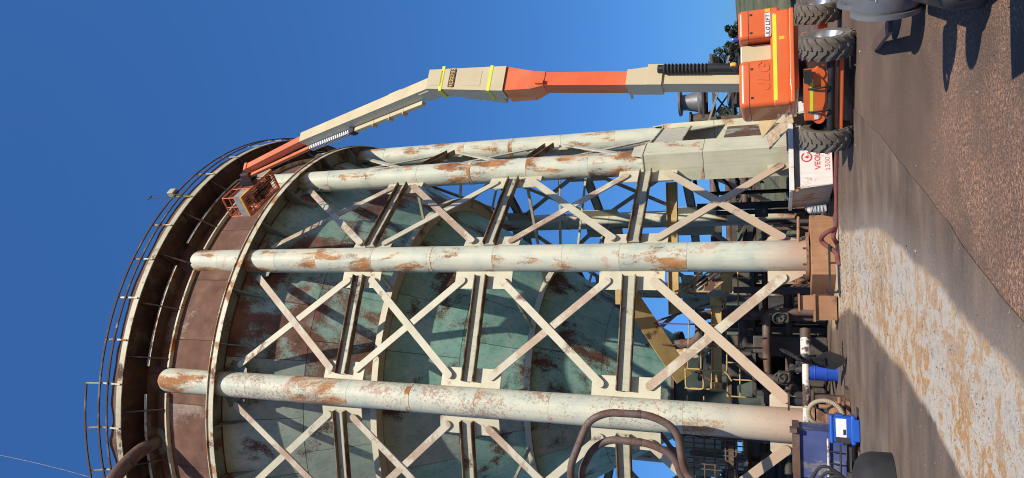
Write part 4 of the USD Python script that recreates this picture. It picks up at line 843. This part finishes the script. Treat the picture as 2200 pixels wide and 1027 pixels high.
b.cyl((-.45, -.12, .40), (.43, -.12, .40), .022, 8); obj('valve_rack', b, 'black_steel', cb)
obj('white_bar', MB().cyl((-.48, -.03, .66), (.43, -.03, .66), .025, 8), 'flaky_white', cb)
cbx = thing('cable_bundle', 'heap of black and red cables in the corner before the blue cabinet', 'cables')
b, b2_ = MB(), MB()
for i in range(9):
    z = .18 + .14 * i; pth = [(-6.6, 16.3, z + .05), (-6.0 + .05 * i, 16.2, z + .10), (-5.55 + .02 * (i % 3), 16.15, z * .95), (-5.35, 16.1, max(.05, z - .18)), (-5.6, 16.0, .03)]
    pth = smooth_path(pth, 7); b.tube(pth, .035, 8); k = 4 + (i * 7) % 14
    if i % 3: b2_.tube(pth[k:k + 4], .042, 8)
obj('cable', b, 'black_rubber', cbx, smooth=50); obj('red_sleeve', b2_, 'red_band', cbx, smooth=50)
dm = thing('black_tub', 'round black tank top at the edge of the apron, nearest thing on the left', 'tub', (-4.15, 12.5, 0))
obj('shell', MB().lathe([(0, .60), (.2, .59), (.4, .54), (.52, .45), (.57, .32), (.58, .02), (.56, 0)], (0, 0, 0), 44), 'black_rubber', dm, smooth=50)
obj('lettering', MB().tube(smooth_path([(.05, -.585, .30), (.12, -.58, .34), (.17, -.575, .27), (.25, -.55, .33)], 4), .006, 5), 'chalk', dm)
rk = thing('rusty_block', 'low rusty block beside the black tub', 'block', (-3.9, 10.9, 0)); obj('block', MB().rbox((-.2, 0, .1), (.6, .3, .2), .02).rbox((-.1, .05, .22), (.3, .2, .1), .02), 'plinth_paint', rk)
# bent brown pipes before the leftmost leg
for nm, path, lab in (('a', [(-9.5, 21.3, 6.9), (-7.62, 21, 8.13), (-5.75, 21, 7.35), (-5.44, 21, 6.75), (-5.42, 21, 5.4), (-5.8, 21, 4.6), (-7.4, 21, 4.40), (-7.5, 21, 0.2)], 'front brown pipe bent into a loop before the leftmost front leg'),
                      ('b', [(-9.5, 21.8, 6.6), (-7.7, 21.45, 7.85), (-6.75, 21.45, 7.35), (-6.40, 21.45, 6.8), (-6.42, 21.45, 5.5), (-6.75, 21.45, 4.75), (-7.6, 21.45, 4.5), (-7.9, 21.45, .2)], 'inner brown pipe bent into a loop, farther left and shaded by the front one')):
    t = thing('bent_pipe', lab, 'pipe', group='bent brown pipes')
    obj('pipe_run', MB().tube(rounded_path(path, .75, 9), .118, 18), 'brown_pipe', t, smooth=50)
    q = V(path[4]) * .75 + V(path[3]) * .25
    obj('coupling', MB().cyl(q - Z * .06, q + Z * .06, .128, 18), 'brown_steel', t, smooth=40)

# ------------------------------------------------------------ plant under and behind the tank
def beam_thing(name, lab, cat, segs, mat, group=None):
    t = thing(name, lab, cat, group=group)
    for nm, b in segs: obj(nm, b, mat, t)
    return t
yb = thing('hoist_beam', 'yellow hoist beam hung on rods below the tank cone', 'beam')
A, B = V(-2.5, 27.0, 3.92), V(-5.7, 27.0, 3.98)
b = MB().bar(A, B, .03, .34)
for q in (-.17, .17): b.bar(A + Z * q, B + Z * q, .26, .03)
obj('beam', b, 'yellow_paint', yb)
for q in (A, B): obj('end_lug', MB().box(q, (.32, .4, .42)).cyl(q + V(0, -.22, 0), q + V(0, -.26, 0), .07, 12), 'yellow_paint', yb)
objs('hanger_rod', MB().cyl(A, (-3.6, 27.6, 6.9), .04, 8).cyl(B + V(.1, 0, 0), (-4.2, 26.9, 6.6), .04, 8), 'brown_pipe', yb, 3)
lb = thing('cross_beam', 'long yellow cross beam passing behind the middle front leg', 'beam')
b = MB().bar((2.3, 30.2, 5.95), (-3.4, 30.2, 5.95), .04, .42)
for q in (-.21, .21): b.bar((2.3, 30.2, 5.95 + q), (-3.4, 30.2, 5.95 + q), .32, .03)
obj('beam', b, 'yellow_paint', lb)
b = MB().bar((-1.0, 30.2, 0), (-1.0, 30.2, 5.7), .3, .3); obj('post', b, 'dark_equipment', lb)
lb2 = thing('cross_beam', 'short yellow beam at stair height left of the middle front leg', 'beam')
obj('beam', MB().bar((-.6, 28.6, 3.62), (-2.3, 28.6, 3.66), .36, .40), 'yellow_paint', lb2)
obj('post', MB().bar((-2.2, 28.6, 0), (-2.2, 28.6, 3.4), .25, .25), 'dark_equipment', lb2)
cht = thing('slanted_chute', 'dark yellow slanting plate chute under the cone, left of the middle leg', 'chute')
obj('plate', MB().plate([(0, 0), (4.1, 0), (4.1, .75), (0, .75)], .05, (-2.15, 26.2, 7.55), unit((-.80, .1, -.50)), unit((.42, .60, -.68))), 'yellow_paint', cht)
obj('head_beam', MB().bar((-1.95, 26.0, 7.25), (-2.55, 26.0, 7.25), .45, .5), 'yellow_paint', cht)
# stair with rails
sr = thing('stair', 'steel stair with many thin handrails left of the middle front leg', 'stair')
P0, P1 = V(-1.95, 25.9, 4.55), V(-.3, 26.4, 2.35)
for o in (0, .9):
    b = MB()
    for h in (.0, .22, .44, .66, .88): b.cyl(P0 + V(-.1, o, h - .2), P1 + V(0, o, h - .2), .022, 6)
    obj('handrail', b, 'lip_paint' if o == 0 else 'brown_pipe', sr)
b = MB().bar(P0 + V(-.1, 0, -.35), P1 + V(0, 0, -.35), .06, .25); b.bar(P0 + V(-.1, .9, -.35), P1 + V(0, .9, -.35), .06, .25)
for i in range(9): b.bar(P0 + (P1 - P0) * (i / 8.) + V(0, 0, -.32), P0 + (P1 - P0) * (i / 8.) + V(0, .9, -.32), .26, .03)
obj('flight', b, 'yellow_paint', sr)
obj('post', MB().cyl(P0 + V(-.1, 0, -.5), P0 + V(-.1, 0, .75), .035, 8).cyl((P0 + P1) / 2 + V(0, 0, -.5), (P0 + P1) / 2 + V(0, 0, .75), .035, 8).cyl(P1 + V(0, 0, -2.3), P1 + V(0, 0, .75), .035, 8), 'yellow_paint', sr)
# side platform far left
pf = thing('steel_platform', 'dark platform with many horizontal rails behind the leftmost front leg', 'platform')
b = MB()
for i in range(7): b.bar((-7.2 - .18 * i, 25.2, 5.1 - .05 * i), (-7.2 - .18 * i, 25.2, 5.1 - .05 * i - 2.1), .05, .03)
for i in range(6): z = 5.0 - .36 * i; b.cyl((-7.0, 25.2, z), (-10.5, 25.2, z), .03, 6)
obj('railing', b, 'brown_pipe', pf)
obj('deck', MB().box((-9.0, 27, 2.9), (4.2, 3.6, .14)), 'dark_equipment', pf)
b = MB()
for x in (-7.1, -8.8, -10.8):
    for y in (25.3, 28.6): b.bar((x, y, 0), (x, y, 5.2), .16, .16)
obj('post', b, 'dark_equipment', pf)
for i in range(5): obj('grating_bar', MB().bar((-7.3, 25.3 + .5 * i, 3.4), (-10.8, 25.3 + .5 * i, 3.4), .1, .22), 'brown_pipe', pf)
for i in range(4): obj('stored_pipe', MB().cyl((-7.4 - .1 * i, 26 + .35 * i, 1.2 + .3 * i), (-11, 26 + .35 * i, 1.2 + .3 * i), .15, 12), 'dark_equipment', pf, smooth=50)
obj('cabinet', MB().rbox((-9.2, 27.5, 1.3), (2.4, 1.2, 2.4), .05), 'dark_equipment', pf)
obj('top_bar', MB().bar((-6.9, 25.2, 5.15), (-11, 25.2, 5.2), .1, .14).bar((-6.9, 25.15, 6.0), (-7.9, 25.15, 5.2), .1, .14), 'brown_pipe', pf)
# rake drive and hopper below the cone
rd = thing('underflow_hopper', 'dark machinery under the point of the tank cone', 'machinery', (CX, CY, 0))
obj('hopper', MB().lathe([(2.35, 6.62), (2.25, 6.0), (1.6, 5.0), (1.1, 4.0), (1.1, 2.6), (.5, 2.2), (.5, 1.2), (0, 1.2)], (0, 0, 0), 40), 'green_equipment', rd, smooth=30)
b = MB().lathe([(1.15, 4.1), (1.35, 4.1), (1.35, 3.95), (1.15, 3.95)], (0, 0, 0), 40, closed=True).lathe([(2.3, 6.6), (2.75, 6.6), (2.75, 6.45), (2.3, 6.45)], (0, 0, 0), 40, closed=True); obj('flange', b, 'brown_steel', rd)
b = MB().rbox((1.6, -2.2, 1.4), (1.2, 1.6, 1.6), .08).rbox((-.8, -2.4, 1.1), (1.4, 1.2, 1.2), .08).rbox((2.7, -1.0, 2.6), (.8, .8, 1.0), .1)
objs('gearbox', b, 'dark_equipment', rd); obj('motor', MB().cyl((1.6, -2.6, 2.2), (1.6, -2.6, 3.0), .35, 14), 'dark_equipment', rd)
pw = thing('pipework', 'tangle of dark pipes and valves under the tank', 'pipes')
for i, (path, r) in enumerate([([(-4.6, 29.5, .3), (-4.6, 29.5, 3.1), (-3.3, 29.5, 3.1), (-3.3, 29.8, 4.2), (-6, 32, 4.6)], .17), ([(-6.5, 28.2, 2.2), (-3.9, 28.2, 2.2), (-3.0, 28.4, 2.2), (-3.0, 28.4, .2)], .15), ([(-3.9, 31, .2), (-3.9, 31, 4.9), (-6.8, 33.6, 5.3)], .12),
                               ([(-4.2, 30.5, 4.7), (-4.9, 30.5, 4.7), (-5.1, 30.5, 5.0), (-5.1, 31, 6.4)], .2), ([(-10, 27.5, 1.2), (-5.6, 27.5, 1.2), (-5.2, 27.5, 2.8), (-5.2, 29, 2.8)], .14), ([(-2.2, 30, .4), (-2.2, 30, 1.4), (-7, 30, 1.4)], .16), ([(-5.4, 24.9, 1.1), (-6.6, 25.4, 1.2), (-9, 26, 1.2)], .2)]):
    obj('pipe_run', MB().tube(rounded_path(path, .4, 6), r, 14), ['dark_equipment', 'brown_pipe', 'dark_equipment', 'lip_paint'][i % 4], pw, smooth=50)
b = MB()
rg_ = random.Random(11)
for (x, y, z) in ((-4.6, 29.4, 1.8), (-3.2, 28.3, 1.6), (-5.3, 27.4, 1.6), (-2.3, 29.9, 1.0), (-6, 27.5, 1.4)):
    b.rbox((x, y, z), (.4, .4, .45), .06); b.lathe([(.2, -.02), (.24, 0), (.2, .02)], (x, y - .3, z + .15), 18, axis=(.2, 1, .2), closed=True); b.cyl((x, y, z), (x, y - .3, z + .15), .03, 6)
objs('valve', b, 'dark_equipment', pw, 5)
b = MB()
for i in range(26):
    x, y = rg_.uniform(-9.5, -1.6), rg_.uniform(29, 36); h = rg_.uniform(.8, 4.6)
    if i % 3 == 0: b.cyl((x, y, 0), (x, y, h), rg_.uniform(.05, .2), 10)
    elif i % 3 == 1: b.bar((x, y, h), (x + rg_.uniform(1, 3.5), y + rg_.uniform(-1, 1), h), .1, .16)
    else: b.rbox((x, y, h * .3), (rg_.uniform(.5, 1.4), .8, h * .6), .05, np.eye(3), 6)
objs('small_fitting', b, 'dark_equipment', pw)
# service platform in the middle of the plant, with yellow cage rails
cg = thing('ladder_cage', 'yellow hooped ladder rails hanging beside the hoist beam', 'ladder')
b = MB()
for x in (-5.05, -5.75):
    b.tube(rounded_path([(x, 26.6, 5.1), (x, 26.6, 3.6), (x - .35, 26.6, 3.4)], .2, 5), .03, 7)
b.tube(rounded_path([(-5.0, 26.5, 5.05), (-5.75, 26.5, 5.05), (-5.75, 26.5, 4.4), (-5.0, 26.5, 4.4), (-5.0, 26.5, 5.0)], .15, 5), .03, 7)
b.tube(rounded_path([(-6.0, 26.5, 5.0), (-6.6, 26.5, 5.0), (-6.6, 26.5, 4.4), (-6.0, 26.5, 4.4)], .15, 5), .03, 7)
b.cyl((-3.2, 26.7, 4.9), (-5.0, 26.7, 5.0), .025, 6).cyl((-3.2, 26.7, 4.45), (-5.0, 26.7, 4.5), .025, 6)
obj('hoop', b, 'yellow_paint', cg)
b = MB().cyl((-3.35, 26.7, 6.2), (-3.35, 26.7, 3.6), .03, 6).cyl((-4.15, 26.7, 6.0), (-4.15, 26.7, 3.6), .03, 6); obj('rod', b, 'brown_pipe', cg)
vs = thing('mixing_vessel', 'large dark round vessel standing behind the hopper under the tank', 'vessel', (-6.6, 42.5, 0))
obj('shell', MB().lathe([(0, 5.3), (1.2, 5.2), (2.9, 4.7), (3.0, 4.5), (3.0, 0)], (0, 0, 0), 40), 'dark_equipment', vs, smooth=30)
b = MB()
for z in (1.2, 2.6, 4.0): b.lathe([(3.0, z + .08), (3.1, z + .08), (3.1, z - .08), (3.0, z - .08)], (0, 0, 0), 40, closed=True)
objs('hoop_band', b, 'brown_steel', vs)
mz = thing('mezzanine', 'dark steel mezzanine floor with yellow rails under the tank cone', 'platform', (-3.9, 31.5, 0))
obj('deck', MB().box((0, 0, 2.75), (5.6, 3.2, .16)), 'dark_equipment', mz)
for x in (-2.6, 0, 2.6):
    for y in (-1.5, 1.5): obj('post', MB().bar((x, y, 0), (x, y, 2.7), .2, .2), 'dark_equipment', mz)
for z in (3.3, 3.8): obj('rail', MB().cyl((-2.8, -1.6, z), (2.8, -1.6, z), .03, 8), 'yellow_paint', mz)
for i in range(9): obj('rail_post', MB().cyl((-2.8 + i * .7, -1.6, 2.75), (-2.8 + i * .7, -1.6, 3.85), .03, 6), 'yellow_paint', mz)
for i, (x, y, w, h) in enumerate(((-1.7, .2, 1.1, 1.5), (.2, .4, 1.4, 1.1), (1.9, .1, .9, 1.8))): obj('machine', MB().rbox((x, y, 2.83 + h / 2), (w, 1.0, h), .08).cyl((x, y, 2.8 + h), (x, y, 3.3 + h), .2, 12), ['dark_equipment', 'green_equipment'][i % 2], mz)
for i in range(6): obj('hung_pipe', MB().tube(rounded_path([(-2.9 + i * .25, -1.2 + .4 * i, 2.3), (2.9 + .3 * i, -1.2 + .4 * i, 2.3), (2.9 + .3 * i, -1.2 + .4 * i, .1)], .3, 5), .07 + .02 * (i % 3), 10), ['brown_pipe', 'dark_equipment'][i % 2], mz, smooth=50)
rt = thing('return_pipe', 'thick dark pipe with a lit elbow rising to the cone left of the hoist beam', 'pipe')
obj('pipe_run', MB().tube(rounded_path([(-3.2, 28.8, .1), (-3.2, 28.8, 4.75), (-4.3, 28.8, 4.75), (-4.6, 29.5, 5.9)], .45, 7), .19, 16), 'brown_pipe', rt, smooth=50)
obj('flange', MB().cyl((-3.2, 28.8, 2.3), (-3.2, 28.8, 2.4), .3, 20), 'brown_steel', rt)
# pipe rack behind the tank
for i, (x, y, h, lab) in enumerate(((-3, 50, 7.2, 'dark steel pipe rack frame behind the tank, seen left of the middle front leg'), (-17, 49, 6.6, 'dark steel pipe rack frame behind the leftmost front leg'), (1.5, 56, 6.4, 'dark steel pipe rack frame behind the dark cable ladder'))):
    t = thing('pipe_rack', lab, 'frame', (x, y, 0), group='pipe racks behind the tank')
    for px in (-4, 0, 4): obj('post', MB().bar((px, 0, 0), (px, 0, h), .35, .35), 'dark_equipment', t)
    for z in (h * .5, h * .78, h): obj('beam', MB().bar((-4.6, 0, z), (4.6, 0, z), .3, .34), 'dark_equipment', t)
    b = MB()
    for px in (-4, 0): b.bar((px, .1, .3), (px + 4, .1, h * .5), .16, .16); b.bar((px + 4, .1, h * .5), (px, .1, h * .78), .16, .16)
    obj('brace', b, 'dark_equipment', t)
    b = MB()
    for q in (.6, 1.3): b.cyl((-7, q, h * .78 + .35), (7, q, h * .78 + .35), .28, 12)
    b.cyl((-7, .5, h * .5 + .3), (7, .5, h * .5 + .3), .2, 12); obj('carried_pipe', b, 'brown_pipe', t, smooth=50)
# shaded block wall under the far side
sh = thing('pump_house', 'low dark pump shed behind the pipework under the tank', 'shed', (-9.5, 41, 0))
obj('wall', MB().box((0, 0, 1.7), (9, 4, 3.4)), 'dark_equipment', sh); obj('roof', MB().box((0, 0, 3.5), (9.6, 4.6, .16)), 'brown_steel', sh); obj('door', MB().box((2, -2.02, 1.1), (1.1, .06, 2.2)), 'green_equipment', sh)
sb = thing('cable_ladder', 'dark cable ladder frame with cross bracing, right of the middle front leg', 'frame', (1.9, 33.0, 0))
b = MB().tube(rounded_path([(0, 0, .3), (0, 0, 5.2), (1.0, 0, 5.35), (1.25, 0, 5.0), (1.25, 0, .3)], .3, 5), .09, 8); b.bar((0, 0, 4.2), (1.25, 0, 4.6), .12, .12).bar((0, 0, 3.3), (1.25, 0, 3.5), .12, .12).bar((0, 0, 3.5), (1.25, 0, 4.5), .1, .1).bar((-.6, 0, 5.2), (-.6, 0, 1.0), .25, .3).bar((-.9, .2, 4.4), (-.9, .2, .6), .1, .2)
obj('bars', b, 'black_steel', sb)
bx_ = thing('control_box', 'grey black junction box on the dark cable ladder', 'box', (1.0, 32.6, 2.4)); obj('box', MB().rbox((0, 0, 0), (.5, .3, .55), .03), 'dark_equipment', bx_); obj('nameplate', MB().box((0, -.155, -.1), (.15, .006, .1)), 'primer_grey', bx_)
cp = thing('white_bundle', 'pale plastic wrapped bundle under the tank beyond the skip bin', 'bundle', (1.15, 27.6, 0))
b = MB().rbox((0, 0, .38), (.9, .8, .62), .12, np.eye(3), 10); v_ = np.vstack(b.v); v_ += (meshkit.noise(v_ * 6, 3)[:, None] - .5) * .12; obj('wrap', (v_, np.vstack(b.f)), 'cloth_white', cp)
b = MB()
for i in range(5): b.tube(smooth_path([(-.5, -.45 + .02 * i, .1 + .12 * i), (0, -.5, .2 + .1 * i), (.5, -.45, .12 + .13 * i)], 4), .012, 5)
obj('strap', b, 'green_equipment', cp)
pp = thing('orange_pipe', 'thin orange pipe standing beside the middle front plinth', 'pipe'); obj('tube', MB().cyl((.55, 25.2, 1.05), (-.5, 25.0, 1.08), .05, 10), 'plinth_paint', pp)
# lattice rig behind the boxed legs
rg2 = thing('lattice_rig', 'dark lattice rig topped with flanged grey funnels behind the boxed legs', 'rig', (7.75, 42.0, 0))
UsdGeom.Xformable(rg2).AddScaleOp().Set(Gf.Vec3f(1.25, 1.25, 1.25))
for x, y in ((-.9, -.9), (.9, -.9), (-.9, .9), (.9, .9)): obj('mast', MB().bar((x, y, 0), (x, y, 4.6), .14, .14), 'brown_steel', rg2)
b = MB()
for z in (.6, 1.9, 3.2, 4.5):
    for (a_, c_) in (((-.9, -.9), (.9, -.9)), ((.9, -.9), (.9, .9)), ((.9, .9), (-.9, .9)), ((-.9, .9), (-.9, -.9))):
        b.bar((*a_, z), (*c_, z), .1, .1)
        if z < 4.5: b.bar((*a_, z), (*c_, z + 1.3), .07, .07)
obj('lattice', b, 'black_steel', rg2)
obj('funnel', MB().lathe([(.62, 4.5), (.62, 4.7), (.50, 4.8), (.38, 5.3), (.36, 5.55), (.62, 5.58), (.62, 5.68), (.3, 5.68)], (.1, 0, 0), 28), 'grey_steel', rg2, smooth=30)
obj('funnel', MB().lathe([(.36, 4.3), (.36, 4.8), (.30, 5.1), (.42, 5.14), (.42, 5.22), (.2, 5.22)], (-.75, .2, 0), 24), 'brown_steel', rg2, smooth=30)
b = MB().rbox((.2, -.2, 3.0), (1.0, .9, .9), .06).cyl((-.5, -1, 2.4), (1.2, -1, 2.6), .22, 12).rbox((0, .3, 1.6), (1.3, 1, 1.2), .06).bar((-1.2, -1.1, 3.95), (2.0, -1.1, 4.1), .1, .12); obj('machinery', b, 'dark_equipment', rg2)
obj('white_bar', MB().bar((-1.1, -1.2, 4.25), (1.8, -1.2, 3.3), .09, .09), 'primer_grey', rg2)

# ------------------------------------------------------------ near right corner
for i, (loc, lab, r) in enumerate((((2.62, 9.35, 0), 'nearer grey flanged pipe reducer with chalk writing, lying on its side', .385), ((3.22, 10.9, 0), 'farther grey flanged pipe reducer behind the chalked one', .40))):
    t = thing('pipe_reducer', lab, 'pipe fitting', loc, -30, 'grey pipe reducers in the corner')
    ax = V(1, 0, 0); c = V(0, 0, r)
    fl = MB().lathe([(.26, 0), (r, 0), (r, .055), (.26, .06)], c, 44, axis=ax, closed=True)
    obj('flange', fl, 'grey_steel', t, smooth=30)
    hb = MB()
    for k_ in range(12): q = c + V(0, cos(k_ * pi / 6), sin(k_ * pi / 6)) * (r - .07); hb.cyl(q - ax * .004, q + ax * .062, .018, 8)
    obj('bolt_hole', hb, 'black_steel', t)
    obj('cone', MB().lathe([(.33, .05), (.36, .10), (.38, .3), (.36, .9), (.40, 1.25), (.40, 1.6)], c, 40, axis=ax), 'grey_steel', t, smooth=40)
    obj('inner_wall', MB().lathe([(.26, .0), (.30, .2), (.32, 1.5)], c, 40, axis=ax), 'brown_steel', t, smooth=40)
    obj('far_flange', MB().lathe([(.38, 1.3), (.5, 1.3), (.5, 1.36), (.38, 1.36)], c, 40, axis=ax, closed=True), 'plinth_paint', t, smooth=30)
    if i == 0:
        m = meshkit.text_mesh('TEES DLR', .085, .002, False); v_ = np.array(m.vertices); w_ = v_[:, 0] - .35
        an_ = .62 - v_[:, 1] / .375
        q = np.stack([.22 + .9 * (v_[:, 0]), -np.cos(an_) * (.384 + v_[:, 2]), r + np.sin(an_) * (.384 + v_[:, 2])], -1)
        obj('chalk_writing', (q, m.faces), 'chalk', t)
ft = thing('fork_tine', 'long dark steel fork tine with a worn pointed tip, resting near the grey fittings', 'fork')
t0, t1 = V(2.45, 9.3, .34), V(3.22, 13.7, .03); tu_ = unit(t1 - t0); Lt = np.linalg.norm(t1 - t0); tx_ = unit(np.cross(tu_, Z))
obj('blade', MB().plate([(0, -.085), (Lt - 1.2, -.09), (Lt - .25, -.04), (Lt, 0), (Lt - .25, .04), (Lt - 1.2, .09), (0, .085)], .05, t0, tu_, tx_), 'brown_steel', ft)
ma = thing('loader', 'black greasy loader bucket edge at the near right corner of the gravel', 'machine')
bd = unit((-1.0, -2.75, 0)); bs = unit(np.cross(bd, Z)); bs = bs if bs[0] > 0 else -bs
ax = np.array([bs, bd, Z]); c0 = V(2.62, 8.9, 0)
obj('bucket', MB().rbox(c0 + bd * 1.35 + bs * .42 + Z * .20, (.8, 2.5, .34), .10, ax, 12), 'dull_black', ma, smooth=40)
obj('cutting_edge', MB().plate([(-.05, 0), (.35, 0), (.75, 2.3), (.55, 2.75), (.2, 2.95), (-.02, 2.2)], .05, c0 + Z * .06, bs, bd), 'black_rubber', ma)
obj('bucket_rib', MB().rbox(c0 + bd * 2.35 + bs * .35 + Z * .34, (.35, .7, .12), .04, ax, 8), 'dull_black', ma, smooth=40)
obj('body', MB().rbox((4.0, 3.6, 1.3), (1.6, 2.6, 1.8), .15, np.eye(3), 8), 'safety_yellow', ma, smooth=40)
obj('step', MB().box((1.85, 4.95, .9), (.6, .3, .22)).bar((1.9, 4.95, .9), (3.4, 4.6, 1.0), .15, .15), 'dull_black', ma)
sh_dir = 1.0724 * V(.4226, -.9063, 0)
for (px, py) in ((1.88, 7.98), (1.75, 7.10)):
    c = V(px, py, 0) + sh_dir * 1.9 + Z * 1.9
    b = MB().lathe([(0, -.03), (.29, -.03), (.31, 0), (.29, .03), (0, .03)], c, 30, axis=(.25, .1, .97)); b.cyl(c, (3.6, c[1] - .9, 1.95), .03, 8)
    obj('mirror', b, 'black_steel', ma, smooth=30)
c = V(1.66, 8.12, 0) + sh_dir * 1.85 + Z * 1.85
obj('hook', MB().tube(smooth_path([c + V(.35, -.12, .0), c + V(.1, -.14, .0), c + V(-.12, -.04, .0), c + V(-.2, .06, 0), c + V(-.1, .14, 0), c + V(.15, .16, 0), c + V(.4, .14, 0)], 6), .05, 8), 'black_steel', ma, smooth=40)
obj('hook_arm', MB().cyl(c + V(.4, 0, .0), V(3.6, c[1] - .6, 1.9), .04, 8).cyl(c + V(.38, -.14, 0), c + V(.4, .15, 0), .04, 8), 'black_steel', ma)
for nm, mt_, seed, num, lab in (('sediment_crumbs', 'crumb_grey', 31, 2600, 'whitish grey crumbs of dried sediment on the curved pale stain'), ('ochre_crumbs', 'ochre', 32, 1500, 'orange ochre crumbs clustered along the curved pale stain')):
    cr_ = MB(); rg5 = np.random.default_rng(seed); k_ = 0
    line = np.array([(b_, a_) for a_, b_ in CENTER[::-1]]).T
    while k_ < num:
        y = 5.9 + 16.5 * rg5.random() ** 1.35; h_ = np.interp(y, [6, 8, 11, 14, 17, 20, 23], [.8, .76, .84, .95, .92, .95, 1.3]); u = rg5.normal(0, .55); x = np.interp(y, *line) + u * h_
        if meshkit.fbm(np.array([[x * 1.2, y * .8, seed]]), 3, seed)[0] < .52: continue
        k_ += 1; q = rg5.normal(size=(4, 3)) * rg5.uniform(.003, .0095) * (.45 + y / 14); q[:, 2] = np.abs(q[:, 2]) * .6
        cr_.add(q + V(x, y, .008), [[0, 1, 2], [0, 3, 1], [1, 3, 2], [0, 2, 3]])
    obj(nm, cr_, mt_, label=lab, cat='debris', kind='stuff')
rf = MB(); rg4 = np.random.default_rng(9)
for i in range(700):
    if i % 2: y = rg4.uniform(19.5, 23.0); x = rg4.normal(-.9, 1.5)
    else: y = rg4.uniform(6.2, 20); x = np.interp(y, *np.array([(b_, a_) for a_, b_ in CENTER[::-1]]).T) + rg4.normal(0, .55)
    q = rg4.normal(size=(4, 3)) * rg4.uniform(.004, .012) * (.4 + y / 14); q[:, 2] *= .4
    rf.add(q + V(x, y, .014), [[0, 1, 2], [0, 3, 1], [1, 3, 2], [0, 2, 3]])
obj('rust_flakes', rf, 'brown_steel', label='small rust flakes scattered over the pale stain and below the plinths', cat='debris', kind='stuff')
# litter and chips
lt = MB(); rg3 = np.random.default_rng(3)
for i in range(260):
    y = 5.9 + 17 * rg3.random() ** 1.5; x = rg3.uniform(-.33, .33) * y * 1.05; s = rg3.uniform(.0025, .008) * (.5 + y / 14)
    k = rg3.normal(size=(4, 3)) * s; lt.add(k + V(x, y, .012 + s * .4), [[0, 1, 2], [0, 3, 1], [1, 3, 2], [0, 2, 3]])
obj('stone_chips', lt, 'primer_grey', label='pale stone chips scattered over the apron and gravel', cat='stones', kind='stuff')
